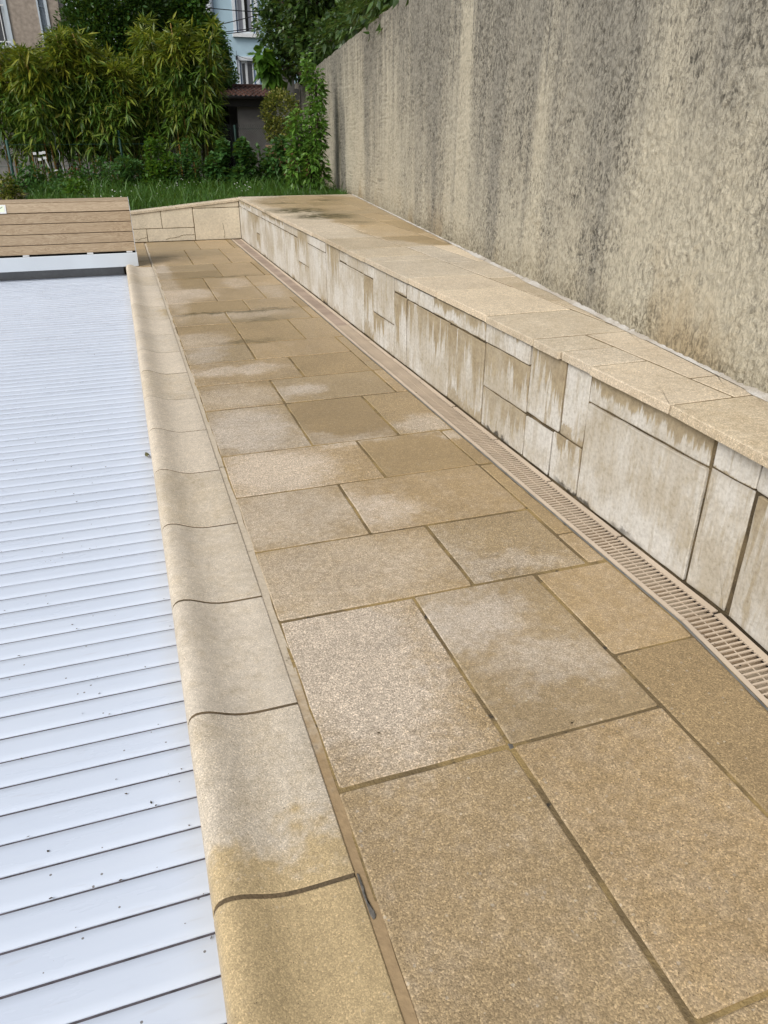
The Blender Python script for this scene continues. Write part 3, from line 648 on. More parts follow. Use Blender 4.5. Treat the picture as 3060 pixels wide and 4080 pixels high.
# irregular white mortar fillet along the foot of the boundary wall
V = []; ysf = np.arange(1.2, 10.6, .03)
for y_ in ysf:
    wdt = .005 + .020 * max(0, mnoise.noise((y_ * 3.1, 0, 0)) + .25) * (1.0 if 1.2 < y_ < 5.6 else .55) + .006 * random.random()
    wdt *= 1.0 if (2.45 < y_ < 5.1 or 1.45 < y_ < 1.78) else .32
    hgt = .529 + .012 * random.random() + wdt * .5
    x_ = xw(y_) - .004
    V += [(x_ + .02, y_, hgt), (x_ - wdt * .5, y_, .530 + wdt * .22), (x_ - wdt - .006, y_, .5275), (x_ + .02, y_, .52)]
F = [(4 * i + j, 4 * i + j + 1, 4 * i + j + 5, 4 * i + j + 4) for i in range(len(ysf) - 1) for j in range(3)]
MB().add(V, [f[::-1] for f in F]).build('mortar_fillet', M_mortar_white, rp)

# ------------------------------------------------------------------ end wall with sloping cap
ew = thing('end_wall', 'cream stone end wall with sloping cap behind the timber bench', 'wall')
YE = 10.65
cz = lambda x_: .505 - .093 * (1.543 - x_) if x_ > -.9 else .278
mb = MB()
for xa, xb in ((-4.3, -.9), (-.9, 1.53)):
    mb.add([(xa, YE + .012, -.1), (xb, YE + .012, -.1), (xb, YE + .2, -.1), (xa, YE + .2, -.1), (xa, YE + .012, cz(xa + .001) - .032), (xb, YE + .012, cz(xb) - .032), (xb, YE + .2, cz(xb) - .032), (xa, YE + .2, cz(xa + .001) - .032)],
           [(3, 2, 1, 0), (4, 5, 6, 7), (0, 1, 5, 4), (1, 2, 6, 5), (2, 3, 7, 6), (3, 0, 4, 7)])
mb.build('core', M_capjoint, ew)
eps = [[(.917, .003), (1.521, .003), (1.521, .392), (.917, .392)], [(.917, .400), (1.521, .400), (1.521, cz(1.52) - .034), (.917, cz(.917) - .034)], [(.302, .003), (.907, .003), (.907, .158), (.302, .158)],
       [(.506, .166), (.907, .166), (.907, cz(.907) - .034), (.506, cz(.506) - .034)], [(.10, .166), (.497, .166), (.497, cz(.497) - .034), (.10, cz(.10) - .034)], [(-.15, .003), (.292, .003), (.292, .158), (-.15, .158)],
       [(-.6, .166), (.09, .166), (.09, cz(.09) - .034), (-.6, cz(-.6) - .034)], [(-.9, .003), (-.16, .003), (-.16, .158), (-.9, .158)]]
for P in eps:
    slab([(u, v) for u, v in P], 0, .022, .004, .0018, .09, .006, mapf=lambda u, v, h: (u, YE + .022 - h, v)).build('panel', M_endwall, ew)
for xa, xb in ((-4.3, -.9), (-.9, .1), (.105, .70), (.706, 1.535)):
    V = []
    for x_ in (xa, xb):
        z_ = cz(x_ + .001 if x_ < 0 else x_); V += [(x_, YE - .012, z_ - .03), (x_, YE + .21, z_ - .03), (x_, YE + .21, z_), (x_, YE - .012 + .004, z_), (x_, YE - .012, z_ - .004)]
    F = [(j, (j + 1) % 5, 5 + (j + 1) % 5, 5 + j) for j in range(5)] + [(4, 3, 2, 1, 0), (5, 6, 7, 8, 9)]
    MB().add(V, [f[::-1] for f in F]).build('cap_stone', M_cap, ew)
# hairline cracks in the end wall
def crack(pts, r=.0022):
    P = []
    for (x0, z0), (x1, z1) in zip(pts[:-1], pts[1:]):
        for q in range(5): P.append((x0 + (x1 - x0) * q / 5 + random.uniform(-.006, .006), YE - .0005, z0 + (z1 - z0) * q / 5 + random.uniform(-.005, .005)))
    P.append((pts[-1][0], YE - .0005, pts[-1][1])); MB().tube(P, r, 4).build('crack', M_mortar_dark, ew)
crack([(1.285, .21), (1.30, .12), (1.295, .02)]); crack([(.52, .03), (.68, .05), (.76, .075), (.84, .07), (.90, .075)], .003); crack([(.14, .04), (.18, .03), (.22, .05), (.29, .06)], .0025)

# ------------------------------------------------------------------ boundary wall, real relief
ys = np.concatenate([np.arange(-.6, 1.5, .06), np.arange(1.5, 3.0, .0072), np.arange(3.0, 5.0, .013), np.arange(5.0, 8.0, .026), np.arange(8.0, 21.0, .09)])
zs = np.concatenate([[-.2, .3, .5], np.arange(.512, 2.333, .0078), [2.335]])
WX = []; PITS = []
nf = mnoise.noise
for y_ in ys:
    for z_ in zs:
        h1 = nf((y_ * 52, z_ * 34 + y_ * 6, 0)); h2 = nf((y_ * 105, z_ * 72, 5)); h3 = nf((y_ * 3, z_ * 3, 9))
        h4 = nf((y_ * 19, z_ * 15, 11)); h = (.40 * h1 + .42 * h2) * (1 + .7 * h3) + .30 * h4
        PITS.append(max(0.0, min(1.0, (-h - .02) * 3.2)))
        WX.append(-(abs(h) ** .8 * (1 if h > 0 else -1)) * .0072 * (1 + .5 * h3))
WX = np.array(WX).reshape(len(ys), len(zs)); nxw = 1 / math.hypot(1, .1405)
Yg, Zg = np.meshgrid(ys, zs, indexing='ij')
top = Zg >= 2.33
Zg = Zg + np.where(top, np.array([[nf((y_ * 2.2, 0, 3)) * .018] for y_ in ys]), 0)
Xg = xw(Yg) + WX
V = np.stack([Xg, Yg, Zg], -1).reshape(-1, 3); nzv = len(zs)
I = (np.arange(len(ys) - 1)[:, None] * nzv + np.arange(nzv - 1)[None]).ravel()
F = np.stack([I, I + 1, I + nzv + 1, I + nzv], 1)
bwall = thing('boundary_wall', 'tall roughcast boundary wall with dark rain streaks beside the raised shelf', 'wall')
o = np_mesh('render_face', V, F[:, ::-1], M_rough, bwall)
o.data.attributes.new('pit', 'FLOAT', 'POINT').data.foreach_set('value', np.array(PITS, np.float32))
o.data.shade_smooth()
mb = MB(); t0, t1 = -.6, 21.0
mb.add([(xw(t0) + .02, t0, -1.7), (xw(t1) + .02, t1, -1.7), (xw(t1) + .22, t1, -1.7), (xw(t0) + .22, t0, -1.7), (xw(t0) + .02, t0, 2.325), (xw(t1) + .02, t1, 2.325), (xw(t1) + .22, t1, 2.325), (xw(t0) + .22, t0, 2.325)],
       [(0, 1, 5, 4), (1, 2, 6, 5), (2, 3, 7, 6), (3, 0, 4, 7), (4, 5, 6, 7)])
mb.build('wall_body', M_rough, bwall)
mb = MB(); mb.box(3.0, 60, -20, 60, -1.7, .1)
tag(mb.build('neighbour_ground', M_ground), 'neighbouring plot of bare earth beyond the boundary wall', kind='structure')

# ------------------------------------------------------------------ timber bench that hides the cover roller
bn = thing('cover_bench', 'oak plank bench box with white fascia over the pool cover roller', 'bench')
XL, XR = -4.1, .098
def plank(q, name='plank', xr=XR, mat=M_wood):
    V = [(XL, y_, z_) for y_, z_ in q] + [(xr, y_, z_) for y_, z_ in q]; n = len(q)
    F = [(j, (j + 1) % n, n + (j + 1) % n, n + j) for j in range(n)] + [tuple(range(n - 1, -1, -1)), tuple(range(n, 2 * n))]
    return MB().add(V, F).build(name, mat, bn)
for z0, z1 in ((.158, .2455), (.2515, .348), (.354, .449), (.455, .549)):
    plank([(8.645, z0 + .003), (8.648, z0), (8.665, z0), (8.665, z1), (8.648, z1), (8.645, z1 - .003)])
plank([(8.652, .560), (8.668, .553), (8.715, .634), (8.700, .643)])
plank([(8.708, .647), (8.714, .640), (8.95, .652), (8.95, .664), (8.712, .653)])
plank([(8.956, .664), (8.956, .652), (9.10, .60), (9.105, .612)])
for z0, z1 in ((.46, .60), (.31, .452), (.16, .302)): plank([(9.10, z0), (9.116, z0), (9.116, z1), (9.10, z1)])
plank([(8.618, .004), (8.632, .004), (8.632, .136), (8.624, .141), (8.618, .136)], 'fascia', .108, M_alu)
MB().box(.0985, .108, 8.632, 9.11, .004, .141).build('fascia_return', M_alu, bn)
V = [(x_, y_, z_) for x_ in (.0985, .1025) for y_, z_ in ((8.640, .1415), (9.12, .1415), (9.12, .61), (8.95, .668), (8.712, .655), (8.650, .556))]
MB().add(V, [(5, 4, 3, 2, 1, 0), (6, 7, 8, 9, 10, 11)] + [(j, (j + 1) % 6, 6 + (j + 1) % 6, 6 + j) for j in range(6)]).build('side_panel', M_alu, bn)
for z_ in (.27, .34): MB().tube([(.102, 8.66, z_), (.107, 8.66, z_)], .007, 8).build('screw', M_alu, bn)
for x_ in (-3.4, -2.9, -2.4, -1.9, -1.42, -.98, -.36, .035): MB().box(x_ - .03, x_ + .03, 8.634, 8.664, .143, .157).build('bracket', M_white, bn)
MB().box(XL, .095, 8.668, 8.69, .06, .55).build('gap_shade_backing', M_dark, bn)  # black sheet stands in for the shade behind the plank gaps
lab = MB()
def onp(u, v, h=.0):    # on the slanted plank: u along x, v up the slope (0..1)
    return (u, 8.652 + .048 * v - .003 - h * .86, .560 + .083 * v + .002 + h * .5)
def quadp(u0, u1, v0, v1, h): return [onp(u0, v0, h), onp(u1, v0, h), onp(u1, v1, h), onp(u0, v1, h), onp(u0, v0, -.002), onp(u1, v0, -.002), onp(u1, v1, -.002), onp(u0, v1, -.002)]
BF = [(0, 1, 2, 3), (0, 4, 5, 1), (1, 5, 6, 2), (2, 6, 7, 3), (3, 7, 4, 0)]
st = MB().add(quadp(-1.27, -1.075, -.06, .86, .003), BF).build('label_plate', M_white, bn)
MB().add(quadp(-1.145, -1.09, .1, .74, .0045), BF).build('pale_panel', M_label, st)
MB().add(quadp(-1.215, -1.148, .1, .74, .0045), BF).build('dark_panel', M_ink, st)
MB().add([onp(-1.133, .42, .006), onp(-1.104, .60, .006), onp(-1.104, .66, .006), onp(-1.135, .48, .006)], [(0, 1, 2, 3)]).build('mark', M_ink, st)

# ------------------------------------------------------------------ garden terrain
def gz(x_, y_):
    base = .42 + .02 * nf((x_ * .8, y_ * .8, 0))
    if y_ < 12: 
        z_e = min(.505, max(.27, .33 + .1 * x_)) - .03
        base = z_e + (base - z_e) * max(0, min(1, (y_ - 10.85) / 1.2))
    return base
gx = np.linspace(-14, 5.2, 97); gy = np.concatenate([np.linspace(10.72, 16, 60), np.linspace(16.5, 70, 40)])
V = [(min(x_, xw(y_) + .05) if y_ < 21 else x_, y_, gz(x_, y_)) for y_ in gy for x_ in gx]; n = len(gx)
F = [(j * n + i, j * n + i + 1, (j + 1) * n + i + 1, (j + 1) * n + i) for j in range(len(gy) - 1) for i in range(n - 1)]
tag(MB().add(V, F).build('garden_ground', M_soil, smooth=True), 'dark garden soil rising behind the end wall', kind='structure')
mb = MB(); mb.box(-6, .6, 15.6, 18.7, .3, .475)
tag(mb.build('gravel_path', M_gravel), 'pale gravel path seen low between the bamboo stems', kind='structure')

# lawn
n = 52000
X = rng.uniform(-1.2, 3.35, n); Y = 10.78 + rng.random(n) ** .85 * 4.0
keep = (X < xw(Y) - .03) & ~((X < .1) & (Y < 11.2) & (rng.random(n) < .3)); X, Y = X[keep], Y[keep]; n = len(X)
Z = np.array([gz(x_, y_) for x_, y_ in zip(X, Y)])
an = rng.random(n) * 6.28; ln = np.abs(rng.normal(.075, .03, n)) + .02; long_ = rng.random(n) < (.03 + .12 * np.clip((Y - 12.6) / 1.5, 0, 1)); ln = np.where(long_, rng.uniform(.16, .42, n), ln)
lean = np.where(long_, rng.uniform(.4, .9, n), rng.uniform(.15, .7, n)); wd = np.where(long_, .011, .0075)
dx, dy = np.cos(an), np.sin(an); ca = rng.random(n) * 6.28; sx, sy = np.cos(ca) * wd / 2, np.sin(ca) * wd / 2
def pt(f, drop): return np.stack([X + dx * ln * lean * f ** 1.5, Y + dy * ln * lean * f ** 1.5, Z + ln * f * (1 - drop * f * lean)], 1)
p0, p1, p2 = pt(0, .0), pt(.55, .45), pt(1.0, .62); sd_ = np.stack([sx, sy, np.zeros(n)], 1)
V = np.stack([p0 - sd_, p0 + sd_, p1 - sd_ * .8, p1 + sd_ * .8, p2], 1).reshape(-1, 3)
F = (np.array([[0, 1, 3], [0, 3, 2], [2, 3, 4]])[None] + (np.arange(n) * 5)[:, None, None]).reshape(-1, 3)
tag(np_mesh('lawn_grass', V, F, L_grass), 'uncut green grass on the bank behind the stone shelf', kind='stuff')
# daisies
n = 48
X = np.concatenate([rng.normal(.95, .22, n // 3), rng.normal(.15, .3, n // 3), rng.normal(1.9, .12, n // 3)]); Y = np.concatenate([rng.normal(13.2, .4, n // 3), rng.normal(11.7, .5, n // 3), rng.normal(12.2, .25, n // 3)])
mb = MB()
for x_, y_ in zip(X, Y):
    if not (10.9 < y_ < 14.5): continue
    z_ = gz(x_, y_) + random.uniform(.09, .2); r_ = random.uniform(.005, .009); t = random.random()
    mb.add([(x_ + r_ * math.cos(q + t), y_ + r_ * math.sin(q + t), z_ + .004 * math.sin(q)) for q in np.linspace(0, 6.28, 9)[:-1]], [tuple(range(8))])
tag(mb.build('daisies', L_daisy), 'tiny white daisies dotted through the grass', kind='stuff')

# ------------------------------------------------------------------ bamboo
def bamboo(label, x0, x1, y0, top, nculm, seed, density=1.0, tips=True, leanx=0.0, width_top=None):
    global rng
    rng = np.random.default_rng(seed); random.seed(seed)
    root = thing('bamboo_clump', label, 'bamboo', 'bamboo clumps along the garden fence')
    P, D, L, TP, TD, TL = [], [], [], [], [], []
    for k in range(nculm):
        bx_ = random.uniform(x0, x1); by_ = y0 + random.uniform(-.3, .45); z0 = .40
        h = (top - z0) * random.uniform(.80, 1.02) if k else (top - z0)
        lx = random.uniform(-.12, .12) + leanx; ly = random.uniform(-.18, .12); bend = random.uniform(.05, .3); ba = random.uniform(0, 6.28)
        pts = []
        for q in range(9):
            f = q / 8; pts.append((bx_ + lx * f + bend * math.cos(ba) * f ** 3, by_ + ly * f + bend * math.sin(ba) * f ** 3, z0 + h * f * (1 - .03 * bend * f)))
        r = random.uniform(.008, .017)
        MB().tube(pts, [r * (1 - .6 * q / 8) for q in range(9)], 6).build('culm', M_culm if random.random() < .6 else M_culmg, root, smooth=True)
        pts = np.array(pts)
        for q in range(int(78 * density)):
            f = .22 + .78 * random.random() ** .62
            i = min(7, int(f * 8)); base = pts[i] + (pts[i + 1] - pts[i]) * (f * 8 - i)
            az = random.uniform(0, 6.28); reach = random.uniform(.04, .34) * (1.12 - f * .72)
            node = base + np.array([math.cos(az) * reach, math.sin(az) * reach, reach * random.uniform(-.1, .5) + .02])
            if node[2] < 1.35 and random.random() < (.12 if node[2] > .95 else .45): continue
            nl = random.randint(5, 9)
            for _ in range(nl):
                a2 = az + random.gauss(0, 1.0); el = random.gauss(-.45 if f < .90 else .25, .5)
                dr_ = (math.cos(a2) * math.cos(el), math.sin(a2) * math.cos(el), math.sin(el)); ll = random.uniform(.09, .25)
                tip = node[2] > top - .55 and random.random() < .8
                (TP if tip else P).append(node + np.array(dr_) * random.uniform(0, .03)); (TD if tip else D).append(dr_); (TL if tip else L).append(ll)
    leaves('crown', P, D, L, np.array(L) * .13 + .006, L_bam, root, droop=.22)
    if TP: leaves('young_shoots', TP, TD, TL, np.array(TL) * .13 + .006, L_bamtip, root, droop=.22)
    return root
bamboo('bamboo clump at the left picture edge below the barred window', -2.3, -.98, 15.0, 2.46, 22, 11)
bamboo('broad bamboo clump with domed yellow green top left of the spire shoot', -.95, .14, 15.0, 2.70, 25, 12, 1.15)
bamboo('lower bamboo clump right of the broad domed clump', -.02, .72, 15.05, 2.36, 13, 13)
bamboo('narrow bamboo shoot rising as a bright yellow spire', .84, .94, 15.0, 2.98, 4, 14, 1.2)
bamboo('tall bamboo clump with thick golden culms near the shed', 1.10, 1.58, 14.9, 2.88, 15, 15, 1.1)
bamboo('bamboo clump arching over the tiled shed roof', 1.52, 1.68, 15.0, 2.50, 6, 16, .8, leanx=.18)

# ------------------------------------------------------------------ shrubs and trees
def plant(name, label, cat, blobs_, lsize, mat, base, seed, aspect=.5, shell=.5, droop=.15, updir=.25, stem_r=.012, bark=None, group=None, extra=None, trunk_name='stem'):
    global rng
    rng = np.random.default_rng(seed); random.seed(seed)
    root = thing(name, label, cat, group)
    P, D = [], []
    for (cx, cy, cz_, rx, ry, rz, n_) in blobs_:
        p, dd = ell_points(n_, (cx, cy, cz_), (rx, ry, rz), shell)
        p += rng.normal(0, .06 * min(rx, rz), p.shape)
        P.append(p); D.append(nz(dd + rng.normal(0, .55, p.shape) + np.array([0, 0, updir])))
        b0 = np.array(base, float); tgt = np.array([cx, cy, cz_]); midp = (b0 + tgt) / 2 + rng.normal(0, .05, 3)
        if stem_r: MB().tube([b0, midp, tgt, tgt + np.array([0, 0, rz * .55])], [stem_r, stem_r * .8, stem_r * .55, stem_r * .25], 6).build(trunk_name, bark or M_bark, root, smooth=True)
    P = np.concatenate(P); D = np.concatenate(D); n_ = len(P)
    L = rng.uniform(.65, 1.3, n_) * lsize
    leaves('crown', P, D, L, L * aspect, mat, root, droop=droop)
    return root
def gzz(x_, y_): return gz(x_, y_) - .02
shr = 'low shrubs in front of the bamboo'
plant('garden_shrub', 'dark rounded shrub beside the end of the bench top', 'shrub', [(.05, 14, .62, .22, .2, .22, 900), (.3, 14.05, .66, .2, .2, .24, 900), (.18, 13.9, .8, .16, .15, .16, 500)], .05, L_shrub, (.15, 14, .4), 21, .7, group=shr)
plant('garden_shrub', 'taller light green shrub with upright leafy shoots before the bamboo', 'shrub', [(.62, 14, .95, .07, .08, .34, 260), (.78, 14.1, .9, .09, .08, .38, 320), (.9, 14, .75, .14, .14, .25, 420), (.65, 13.95, .65, .2, .15, .22, 600)], .065, L_bright, (.75, 14, .4), 22, .75, group=shr)
plant('garden_shrub', 'dusky green shrub right of the light green shoots', 'shrub', [(1.05, 14.0, .7, .2, .18, .26, 800), (1.3, 14.0, .72, .17, .18, .26, 700), (1.22, 14.05, 1.0, .08, .08, .2, 240)], .052, L_shrub, (1.15, 14, .4), 23, .75, group=shr)
plant('currant_bush', 'lobed leaf bush in front of the dark shed doorway', 'shrub', [(1.63, 13.9, .78, .13, .13, .2, 420), (1.80, 13.9, 1.02, .09, .1, .18, 260), (1.72, 13.9, .62, .2, .15, .16, 450)], .075, L_shrub, (1.7, 13.9, .42), 24, .95, droop=.35, group=shr)
plant('currant_bush', 'lobed leaf bush in front of the grey shed wall', 'shrub', [(2.12, 13.9, 1.02, .12, .12, .18, 340), (2.2, 13.95, .75, .14, .14, .24, 480), (2.02, 13.85, .62, .14, .13, .16, 350)], .078, L_shrub, (2.15, 13.9, .42), 25, .95, droop=.35, group=shr)
plant('garden_shrub', 'thin sparse shrub left of the brick ledge', 'shrub', [(2.42, 14.2, .85, .12, .12, .24, 150), (2.5, 14.1, .65, .14, .12, .15, 170)], .07, L_shrub, (2.45, 14.1, .42), 26, .7, group=shr)
plant('garden_shrub', 'broad leaf shrub growing in front of the brick ledge', 'shrub', [(2.72, 14.0, .85, .2, .16, .3, 420), (2.85, 14.05, 1.1, .1, .1, .14, 120), (2.6, 13.95, .7, .14, .14, .2, 200)], .10, L_shrub, (2.72, 14, .42), 27, .6, droop=.4, group=shr)
plant('leafy_plant', 'bright green leafy plant just behind the bench top', 'plant', [(-.56, 12.5, .55, .11, .1, .13, 190), (-.62, 12.5, .45, .12, .1, .08, 120), (-.47, 12.5, .47, .09, .1, .08, 90)], .07, L_bright, (-.56, 12.5, .36), 28, .6, droop=.3)
plant('leafy_plant', 'yellow green leafy plant at the left edge behind the bench', 'plant', [(-1.5, 12.5, .62, .13, .1, .16, 240), (-1.42, 12.5, .48, .14, .1, .12, 260)], .06, L_varieg, (-1.45, 12.5, .36), 29, .6)
plant('leafy_plant', 'dark low plants between the two bright plants behind the bench', 'plant', [(-1.0, 12.7, .46, .3, .12, .1, 420), (-.8, 12.9, .5, .2, .12, .12, 260)], .06, L_shrub, (-.95, 12.7, .36), 30, .6, stem_r=.006)
plant('red_leaf_plant', 'small red leaved plant among the bamboo stems', 'plant', [(-.64, 14.6, .70, .08, .07, .05, 60)], .07, L_red, (-.64, 14.6, .40), 31, .5)
plant('garden_shrub', 'low leafy undergrowth at the foot of the left bamboo clump', 'shrub', [(-1.5, 14.3, .52, .3, .2, .2, 420), (-1.1, 14.35, .56, .28, .2, .22, 420), (-1.3, 14.2, .7, .14, .14, .2, 140)], .085, L_shrub, (-1.3, 14.3, .38), 51, .5, .8, .3, stem_r=.008, group=shr)
plant('garden_shrub', 'low leafy undergrowth at the foot of the broad bamboo clump', 'shrub', [(-.75, 14.35, .54, .25, .2, .18, 330), (-.4, 14.3, .56, .28, .2, .22, 420), (-.2, 14.35, .7, .14, .14, .24, 190), (-.55, 14.4, .78, .10, .1, .2, 90)], .085, L_shrub, (-.4, 14.3, .38), 52, .5, .8, .3, stem_r=.008, group=shr)
# big leaf rosette
rng = np.random.default_rng(5); root = thing('rosette_plant', 'big leaf rosette plant near the end of the bench top', 'plant')
an = rng.random(13) * 6.28; el = rng.uniform(.5, 1.25, 13); mb_p = np.tile(np.array([[-.2, 12.3, .38]]), (13, 1)); dd = np.stack([np.cos(an) * np.cos(el), np.sin(an) * np.cos(el), np.sin(el)], 1)
for i in range(13): leaves('leaf', mb_p[i:i + 1], dd[i:i + 1], rng.uniform(.14, .22), rng.uniform(.09, .13), L_bright if i % 3 else L_shrub, root, droop=.25)

plant('pear_sapling', 'slim upright pear sapling against the roughcast wall', 'tree',
      [(2.824, 11.900, 0.874, 0.160, 0.220, 0.338, 682), (2.673, 12.000, 1.250, 0.160, 0.200, 0.357, 616), (2.918, 11.850, 1.344, 0.150, 0.200, 0.395, 682), (2.956, 11.900, 1.814, 0.113, 0.160, 0.320, 418), (2.852, 11.950, 2.068, 0.075, 0.120, 0.226, 165), (2.597, 11.950, 0.827, 0.122, 0.150, 0.282, 363), (2.994, 11.850, 0.780, 0.094, 0.160, 0.263, 242)],
      .085, L_pear, (2.85, 11.9, .42), 32, .48, .7, .35, .1, .016, trunk_name='trunk')
plant('variegated_shrub', 'round variegated shrub with cream flecked leaves over the brick ledge', 'shrub',
      [(3.02, 14.9, 1.62, .34, .3, .36, 2600), (2.98, 14.9, 1.32, .28, .25, .22, 900)], .05, L_varieg, (3.05, 14.95, 1.0), 33, .6, .4)
plant('evergreen_bush', 'large dark evergreen bush behind the bamboo beside the beige house', 'tree',
      [(.25, 18.2, 2.5, 1.05, .8, 1.15, 17000), (.55, 18.3, 3.5, 1.0, .8, .8, 11000), (-.45, 18.1, 2.3, .5, .5, .8, 5000), (1.0, 18.1, 2.1, .7, .6, .9, 7000)], .085, L_dark, (.4, 18.6, .4), 34, .55, .35, .1, .3, .06, trunk_name='trunk')
plant('creeper_mass', 'huge mound of green creeper left of the blue house', 'tree',
      [(1.55, 19.2, 3.0, 1.0, .8, 1.3, 17000), (2.05, 19.2, 2.75, .75, .7, .95, 12000), (1.6, 19.3, 4.2, .95, .7, .7, 8000), (1.35, 19.0, 1.6, 1.1, .6, 1.0, 8000)], .085, L_ivy, (1.6, 19.8, .4), 35, .6, .3, .25, .0, .08, trunk_name='trunk')
plant('holly_sprigs', 'dark thorny shrub sprigs before the beige house wall', 'shrub',
      [(-1.28, 16.6, 2.5, .07, .07, .2, 90), (-1.12, 16.6, 2.42, .04, .05, .12, 40), (-.9, 16.6, 2.62, .12, .1, .14, 130), (-.8, 16.7, 2.45, .1, .1, .25, 160), (-.72, 16.7, 2.78, .08, .08, .14, 70)], .05, L_dark, (-1.0, 16.6, .45), 36, .6, .8)

rng = np.random.default_rng(40); random.seed(40)
tb = []
for k in range(70):
    y_ = random.uniform(6.6, 18.5); z_ = random.uniform(2.6, 5.2)
    x_ = xw(y_) + random.uniform(.1, 2.2)
    if y_ < 8.6: x_ = max(x_, xw(y_) + .35)
    tb.append((x_, y_, z_, .55, .75, .55, 1000))
for y_ in np.arange(8.6, 17.6, .55): tb.append((xw(y_) + .30 + random.uniform(-.10, .14), y_, 2.62 + random.uniform(0, .2), .30, .4, .24, 330))
for k in range(22): tb.append((random.uniform(3.55, 4.6), random.uniform(14.5, 18.5), random.uniform(2.7, 4.6), .5, .6, .5, 900))
tb += [(3.5, 17.0, 3.15, .42, .5, .45, 700), (3.42, 17, 3.75, .45, .5, .5, 700), (3.62, 17.2, 2.7, .33, .4, .33, 480), (3.95, 17.3, 2.66, .4, .4, .33, 480)]
plant('broadleaf_tree', 'big broadleaf tree spilling over the top of the roughcast wall', 'tree', tb, .105, L_tree, (5.6, 13.5, .1), 41, .6, .75, .2, .1, .07, trunk_name='limb')
plant('large_leaf_branch', 'bright large leaf catalpa bough hanging before the blue house', 'tree',
      [(3.08, 16.6, 2.62, .16, .15, .12, 60), (3.2, 16.6, 2.42, .2, .15, .18, 75), (3.35, 16.7, 2.25, .1, .1, .1, 16)], .20, L_bright, (3.75, 17.0, 2.5), 42, .8, .8, .5, -.4, .012)
plant('roof_plant', 'bright bushy plant showing above the shed ridge', 'shrub', [(2.75, 20.6, 2.45, .38, .2, .2, 900), (3.0, 20.6, 2.5, .2, .2, .22, 500), (2.5, 20.6, 2.36, .25, .2, .14, 350)], .07, L_bright, (2.8, 20.6, 1.6), 43, .55)

# ------------------------------------------------------------------ shed with tiled roof
sh = thing('garden_shed', 'grey rendered shed with brown pantile roof and dark open doorway', 'shed')
rng = np.random.default_rng(8); random.seed(8)
MB().box(2.74, 3.95, 18.15, 18.3, .4, 1.97).build('wall', M_greyr, sh)
MB().box(.9, 2.12, 18.15, 18.3, .4, 1.97).build('wall', M_greyr, sh)
MB().box(.9, 3.95, 20.0, 20.15, .4, 2.25).build('wall', M_greyr, sh)
MB().box(.95, 2.70, 19.3, 19.36, .4, 2.0).build('doorway_shade_sheet', M_dark, sh)  # black sheet added inside, painting the shade of the open doorway
MB().box(.9, 3.9, 18.02, 18.145, 1.80, 1.955).build('lintel', M_black, sh)
MB().tube([(.9, 17.86, 1.965), (3.55, 17.86, 1.965)], .035, 8).build('gutter', M_black, sh, smooth=True)
MB().add([(.85, 17.84, 1.985), (3.62, 17.84, 1.985), (3.62, 20.2, 2.33), (.85, 20.2, 2.33), (.85, 17.84, 1.965), (3.62, 17.84, 1.965), (3.62, 20.2, 2.30), (.85, 20.2, 2.30)], [(0, 1, 2, 3), (7, 6, 5, 4), (0, 4, 5, 1), (1, 5, 6, 2), (3, 2, 6, 7), (0, 3, 7, 4)]).build('roof_deck', M_black, sh)
mb = MB()
nx, ny = 26, 6
for i in range(nx):
    for j in range(ny):
        xa = .87 + i * .105; ya = 17.84 + j * .29; za = 1.99 + j * .29 * .146 + .012; wdt = .105; V = []
        for yy, zz, rr in ((ya, za, 1.0), (ya + .31, za + .31 * .146 - .014, .9)):
            for q in range(7):
                u = q / 6; V.append((xa + wdt * u + .012 * (yy - ya), yy, zz + .024 * math.sin(u * 2 * math.pi) * rr + random.uniform(-.002, .002)))
        mb.add(V, [(q, q + 1, 8 + q, 7 + q) for q in range(6)])
        mb.add([V[q] for q in range(7)] + [(v[0], v[1], v[2] - .014) for v in V[:7]], [(7 + q, 8 + q, q + 1, q) for q in range(6)])
mb.build('roof_tiles', M_rooft, sh, kind='stuff')
mb = MB()
for i in range(12): mb.tube([(.9 + i * .23, 19.60, 2.262), (.9 + i * .23 + .24, 19.60, 2.266)], [.045, .038], 8)
mb.build('ridge_tiles', M_rooft, sh, kind='stuff')
bk = thing('concrete_pillar', 'grey concrete block pillar at the right end of the shed roof', 'pillar')
MB().box(3.56, 3.98, 17.95, 18.12, .4, 2.34).build('shaft', M_concrete, bk)
MB().box(3.54, 4.0, 17.93, 18.13, 2.345, 2.40).build('cap', M_concrete, bk)

# brick ledge
lg = thing('brick_ledge', 'low brick planter ledge with tan top under the variegated shrub', 'wall')
MB().box(2.74, 3.42, 14.52, 14.95, .35, 1.055).build('core', M_mortar_dark, lg)
MB().box(2.72, 3.44, 14.49, 14.97, 1.058, 1.095).build('ledge_top', M_terra, lg)
pb = MB().box(0, .205, 0, .03, 0, .058); first = None
for r_ in range(10):
    for q in range(4):
        x_ = 2.745 + q * .218 - (.1 if r_ % 2 else 0)
        if x_ < 2.70 or x_ > 3.3: continue
        if first is None: first = pb.build('brick', M_brick, lg); o = first
        else: o = first.copy(); COL.objects.link(o); o.parent = lg
        o.location = (x_, 14.495, .40 + r_ * .0655)

